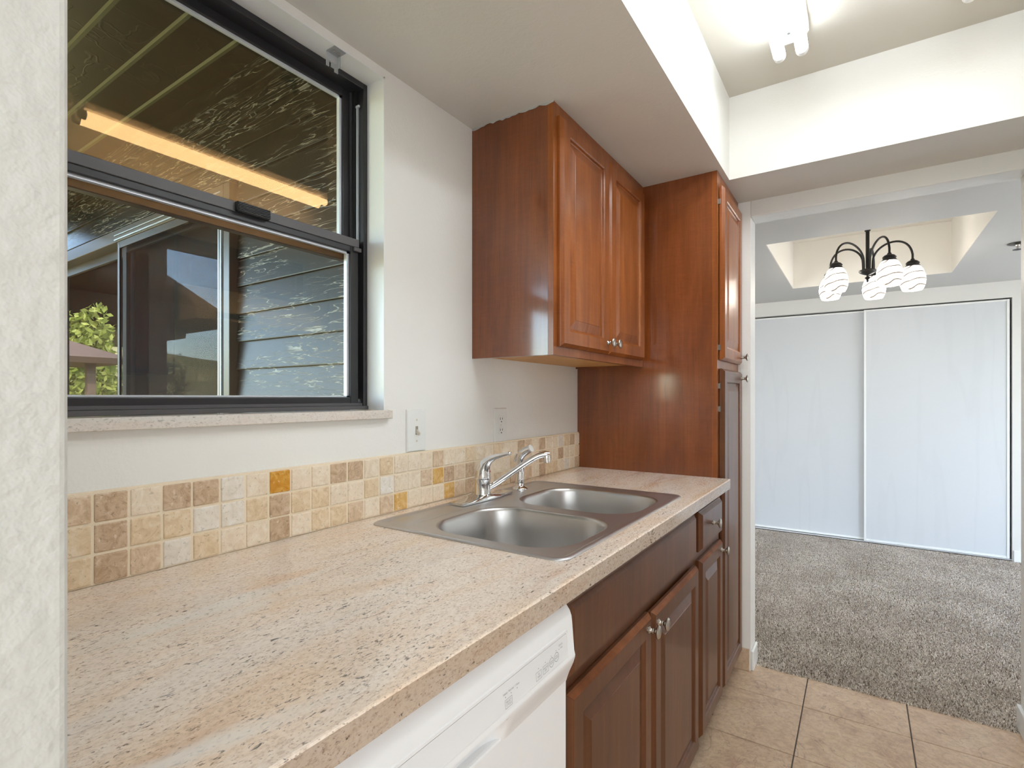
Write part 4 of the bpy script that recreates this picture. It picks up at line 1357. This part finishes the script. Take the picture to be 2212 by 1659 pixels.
def sliding_door():
    d = thing('door_3', ((DX0 + DX1) / 2, YP, -0.1), 'dark framed sliding patio door seen through the window', 'door')
    d['kind'] = 'structure'
    bm = NB()
    box(bm, DX1 - 0.045, DX1 + 0.002, YP - 0.035, YP + 0.06, -0.1, 2.12, 0.002, 1)
    box(bm, DX0, DX0 + 0.04, YP - 0.035, YP + 0.06, -0.1, 2.12, 0.002, 1)
    box(bm, DX0 + 0.04, DX1 - 0.045, YP - 0.035, YP + 0.06, 2.055, 2.12, 0.002, 1)
    box(bm, DX0 + 0.04, DX1 - 0.045, YP - 0.035, YP + 0.06, -0.1, -0.06, 0.002, 1)
    obj('frame', bm, m_plain('brown_grey_aluminium', lin(84, 78, 72), 0.35, 0.2), d)
    bm = NB()
    box(bm, DX1 - 0.060, DX1 - 0.054, YP - 0.040, YP - 0.030, -0.06, 2.055)
    box(bm, DX1 - 0.100, DX1 - 0.094, YP - 0.030, YP - 0.020, -0.06, 2.055)
    box(bm, -2.26, DX1 - 0.06, YP - 0.041, YP - 0.036, 2.062, 2.068)
    box(bm, -2.26, DX1 - 0.06, YP - 0.041, YP - 0.036, 2.086, 2.090)
    obj('bright_edge_strip', bm, ALU, d)
    def leaf(x0, x1, y, lab):
        bm = NB()
        s = 0.045
        dk = m_plain('leaf_frame_aluminium', lin(52, 48, 46), 0.4, 0.2) if 'leaf_frame_aluminium' not in bpy.data.materials else bpy.data.materials['leaf_frame_aluminium']
        box(bm, x0, x0 + s, y, y + 0.025, -0.06, 2.055); box(bm, x1 - s, x1, y, y + 0.025, -0.06, 2.055)
        box(bm, x0 + s, x1 - s, y, y + 0.025, 2.005, 2.055); box(bm, x0 + s, x1 - s, y, y + 0.025, -0.06, 0.02)
        l = tag(obj('leaf', bm, dk, d), lab)
        obj('pane', B(x0 + s - 0.003, x1 - s + 0.003, y + 0.010, y + 0.014, 0.017, 2.008), GLASS_DOOR, l)
        return l
    leaf(-2.265, DX1 - 0.045, YP + 0.002, 'right glass leaf behind the insect screen')
    leaf(DX0 + 0.04, -2.225, YP + 0.030, 'left glass leaf with curtain behind')
    bm = NB()
    box(bm, -2.245, -2.222, YP - 0.030, YP - 0.018, -0.06, 2.055, 0.001, 1)
    box(bm, DX1 - 0.095, DX1 - 0.065, YP - 0.030, YP - 0.018, -0.06, 2.055, 0.001, 1)
    box(bm, -2.222, DX1 - 0.095, YP - 0.030, YP - 0.018, 2.02, 2.055, 0.001, 1)
    sf = obj('screen_frame', bm, m_plain('screen_frame_aluminium', lin(70, 64, 60), 0.35, 0.3), d)
    bm = NB()
    box(bm, -2.2225, -2.2195, YP - 0.0315, YP - 0.029, -0.05, 2.04)
    obj('bright_edge', bm, ALU, sf)
    obj('screen_mesh', B(-2.222, DX1 - 0.095, YP - 0.0245, YP - 0.0235, -0.05, 2.02), SCREEN, sf)
sliding_door()

def curtain():
    bm = NB()
    a, b = [], []
    n = 60
    for i in range(n + 1):
        x = -2.72 + 0.34 * i / n
        y = 1.335 + 0.022 * math.sin(i * 0.95) + 0.008 * math.sin(i * 0.37)
        a.append(Vector((x, y, 0.02))); b.append(Vector((x, y, 2.06)))
    loft(bm, [a, b], False)
    bmesh.ops.solidify(bm, geom=bm.faces[:], thickness=0.003)
    tag(obj('curtain', bm, m_plain('beige_curtain', lin(150, 132, 106), 0.9), None, True), 'beige pleated curtain hanging behind the sliding door glass', 'curtain')
curtain()

# ------------------------------------------------------------------ landscape (reflected in the sliding door)
def terrain():
    bm = NB()
    N = 44
    r_ = random.Random(5)
    grid = []
    for j in range(N + 1):
        row = []
        for i in range(N + 1):
            x = -4.2 - 420 * (i / N) ** 2.0
            y = 60 - 420 * (j / N)
            dd = -x
            z = -1.4 + 0.040 * dd * min(1, dd / 60)
            if dd > 130: z += 20 * math.sin(min(1, (dd - 130) / 230) * math.pi / 2) * (0.75 + 0.35 * math.sin(y * 0.013 + 1.2) + 0.12 * math.sin(y * 0.05))
            row.append(bm.verts.new((x, y, z + r_.uniform(-.15, .15) * min(1, dd / 30))))
        grid.append(row)
    for j in range(N):
        for i in range(N):
            bm.faces.new((grid[j][i], grid[j][i + 1], grid[j + 1][i + 1], grid[j + 1][i]))
    k = NT('dry_grass_hill')
    n1 = k.noise(k.pos((1, 1, 1)), 0.05, 5, 0.65)
    n2 = k.noise(k.pos(), 1.4, 4, 0.7)
    c = k.ramp(k.math('ADD', k.math('MULTIPLY', n1, 0.6), k.math('MULTIPLY', n2, 0.4)), [(0.35, lin(92, 96, 60)), (0.5, lin(166, 150, 92)), (0.68, lin(196, 182, 126))])
    m = k.bsdf(c, 0.95, spec=0.1)
    struct(obj('terrain', bm, m, None, True), 'dry grassy slope and hills outside', 'hill')
terrain()

LEAF = None
def _leaf(name, a, b):
    k = NT(name)
    r = k.n('NewGeometry').outputs['Random Per Island']
    c = k.ramp(r, [(0.0, a), (1.0, b)])
    d1 = k.n('BsdfDiffuse', {'Color': c}); d2 = k.n('BsdfTranslucent', {'Color': c})
    return k.surf(k.n('MixShader', {0: 0.4, 1: d1.outputs[0], 2: d2.outputs[0]}))
LEAF_Y = _leaf('yellow_green_leaf', lin(120, 130, 50), lin(196, 196, 110))
LEAF_D = _leaf('dark_green_leaf', lin(40, 52, 30), lin(86, 100, 56))
BARK = m_plain('bark', lin(74, 60, 48), 0.9)
def tree(x, y, zb, h, rad, leafmat, label, n=2600, seed=1):
    t = thing('tree', (x, y, zb), label, 'tree', 'trees beyond the patio')
    bm = NB()
    tube(bm, [(x, y, zb), (x + .05, y, zb + h * .3), (x - .1, y + .1, zb + h * .62)], [h * .03, h * .024, h * .012], 8)
    obj('trunk', bm, BARK, t, True)
    g = np.random.default_rng(seed)
    u = g.normal(size=(n, 3)); u /= np.linalg.norm(u, axis=1)[:, None]
    rr = g.uniform(0.45, 1, n) ** 0.5
    c = u * rr[:, None] * np.array([rad, rad, h * 0.40]) * (0.8 + 0.35 * np.sin(u[:, :1] * 5 + seed) * np.sin(u[:, 1:2] * 4)) + np.array([x, y, zb + h * 0.60])
    s = h * 0.016
    a = g.normal(size=(n, 3)); a /= np.linalg.norm(a, axis=1)[:, None]
    b = np.cross(a, g.normal(size=(n, 3))); b /= np.linalg.norm(b, axis=1)[:, None]
    V = np.stack([c - a * s, c + b * s * .55, c + a * s, c - b * s * .55], 1).reshape(-1, 3)
    me = bpy.data.meshes.new('foliage')
    me.from_pydata((V - np.array([x, y, zb])).tolist(), [], [(4 * i, 4 * i + 1, 4 * i + 2, 4 * i + 3) for i in range(n)])
    me.materials.append(leafmat)
    o = bpy.data.objects.new('foliage', me)
    COL.objects.link(o); o.parent = t
    o['kind'] = 'stuff'
tree(-10.95, -1.0, -1.3, 4.4, 0.85, LEAF_Y, 'bright yellow-green tree reflected in the left door leaf', 9000, 2)
tree(-10.95, 0.85, -1.3, 4.3, 0.85, LEAF_Y, 'yellow-green tree beside the garden shelter in the left door leaf', 7000, 3)
tree(-24.0, -8.2, -0.5, 3.6, 1.0, LEAF_D, 'dark green slim tree reflected beside the patio post', 2200, 4)

def neighbour():
    t = thing('neighbouring_building', (-13, -3, 0), 'brown neighbouring building with pitched roof reflected in the sliding door', 'building')
    bw = m_plain('brown_cladding', lin(84, 70, 62), 0.8)
    obj('wall', B(-16, -12.2, -3.6, 6.0, 2.62, 3.7), bw, t)
    bm = NB()
    loft(bm, [[Vector((x, -1.9, 4.62)), Vector((x, -4.6, 3.15)), Vector((x, -4.6, 2.98)), Vector((x, -1.9, 4.44)), Vector((x, 6.4, 4.44)), Vector((x, 6.4, 4.62))] for x in (-16.4, -11.9)], True, True, True)
    obj('roof', bm, m_plain('brown_roof', lin(70, 52, 44), 0.8), t)
    bm = NB()
    bm.faces.new([bm.verts.new(v) for v in ((-12.1, -1.9, 4.5), (-12.1, -4.4, 3.1), (-12.1, -3.4, 2.70), (-12.1, 6.0, 2.6), (-12.1, 6.0, 4.5))])
    bmesh.ops.solidify(bm, geom=bm.faces[:], thickness=0.06)
    obj('gable', bm, bw, t)
    for yy in (-2.9, 1.5, 5.5):
        obj('post', B(-12.6, -12.4, yy, yy + 0.2, -1.3, 2.62), bw, t)
neighbour()
def gazebo():
    t = thing('garden_shelter', (-8.9, 0.0, -1.2), 'small brown roof corner reflected at the left edge of the door', 'shelter')
    bw = m_plain('shelter_timber', lin(108, 84, 66), 0.8)
    bm = NB()
    loft(bm, [[Vector((-8.9 - s, 0.0 - s, z)), Vector((-8.9 + s, 0.0 - s, z)), Vector((-8.9 + s, 0.0 + s, z)), Vector((-8.9 - s, 0.0 + s, z))] for s, z in ((0.85, 1.72), (0.9, 1.80), (0.1, 2.16))], True, True, True)
    obj('roof', bm, bw, t)
    for dx in (-0.6, 0.5):
        for dy in (-0.55, 0.5):
            obj('post', B(-8.9 + dx, -8.8 + dx, 0.0 + dy, 0.1 + dy, -1.2, 1.73), bw, t)
gazebo()
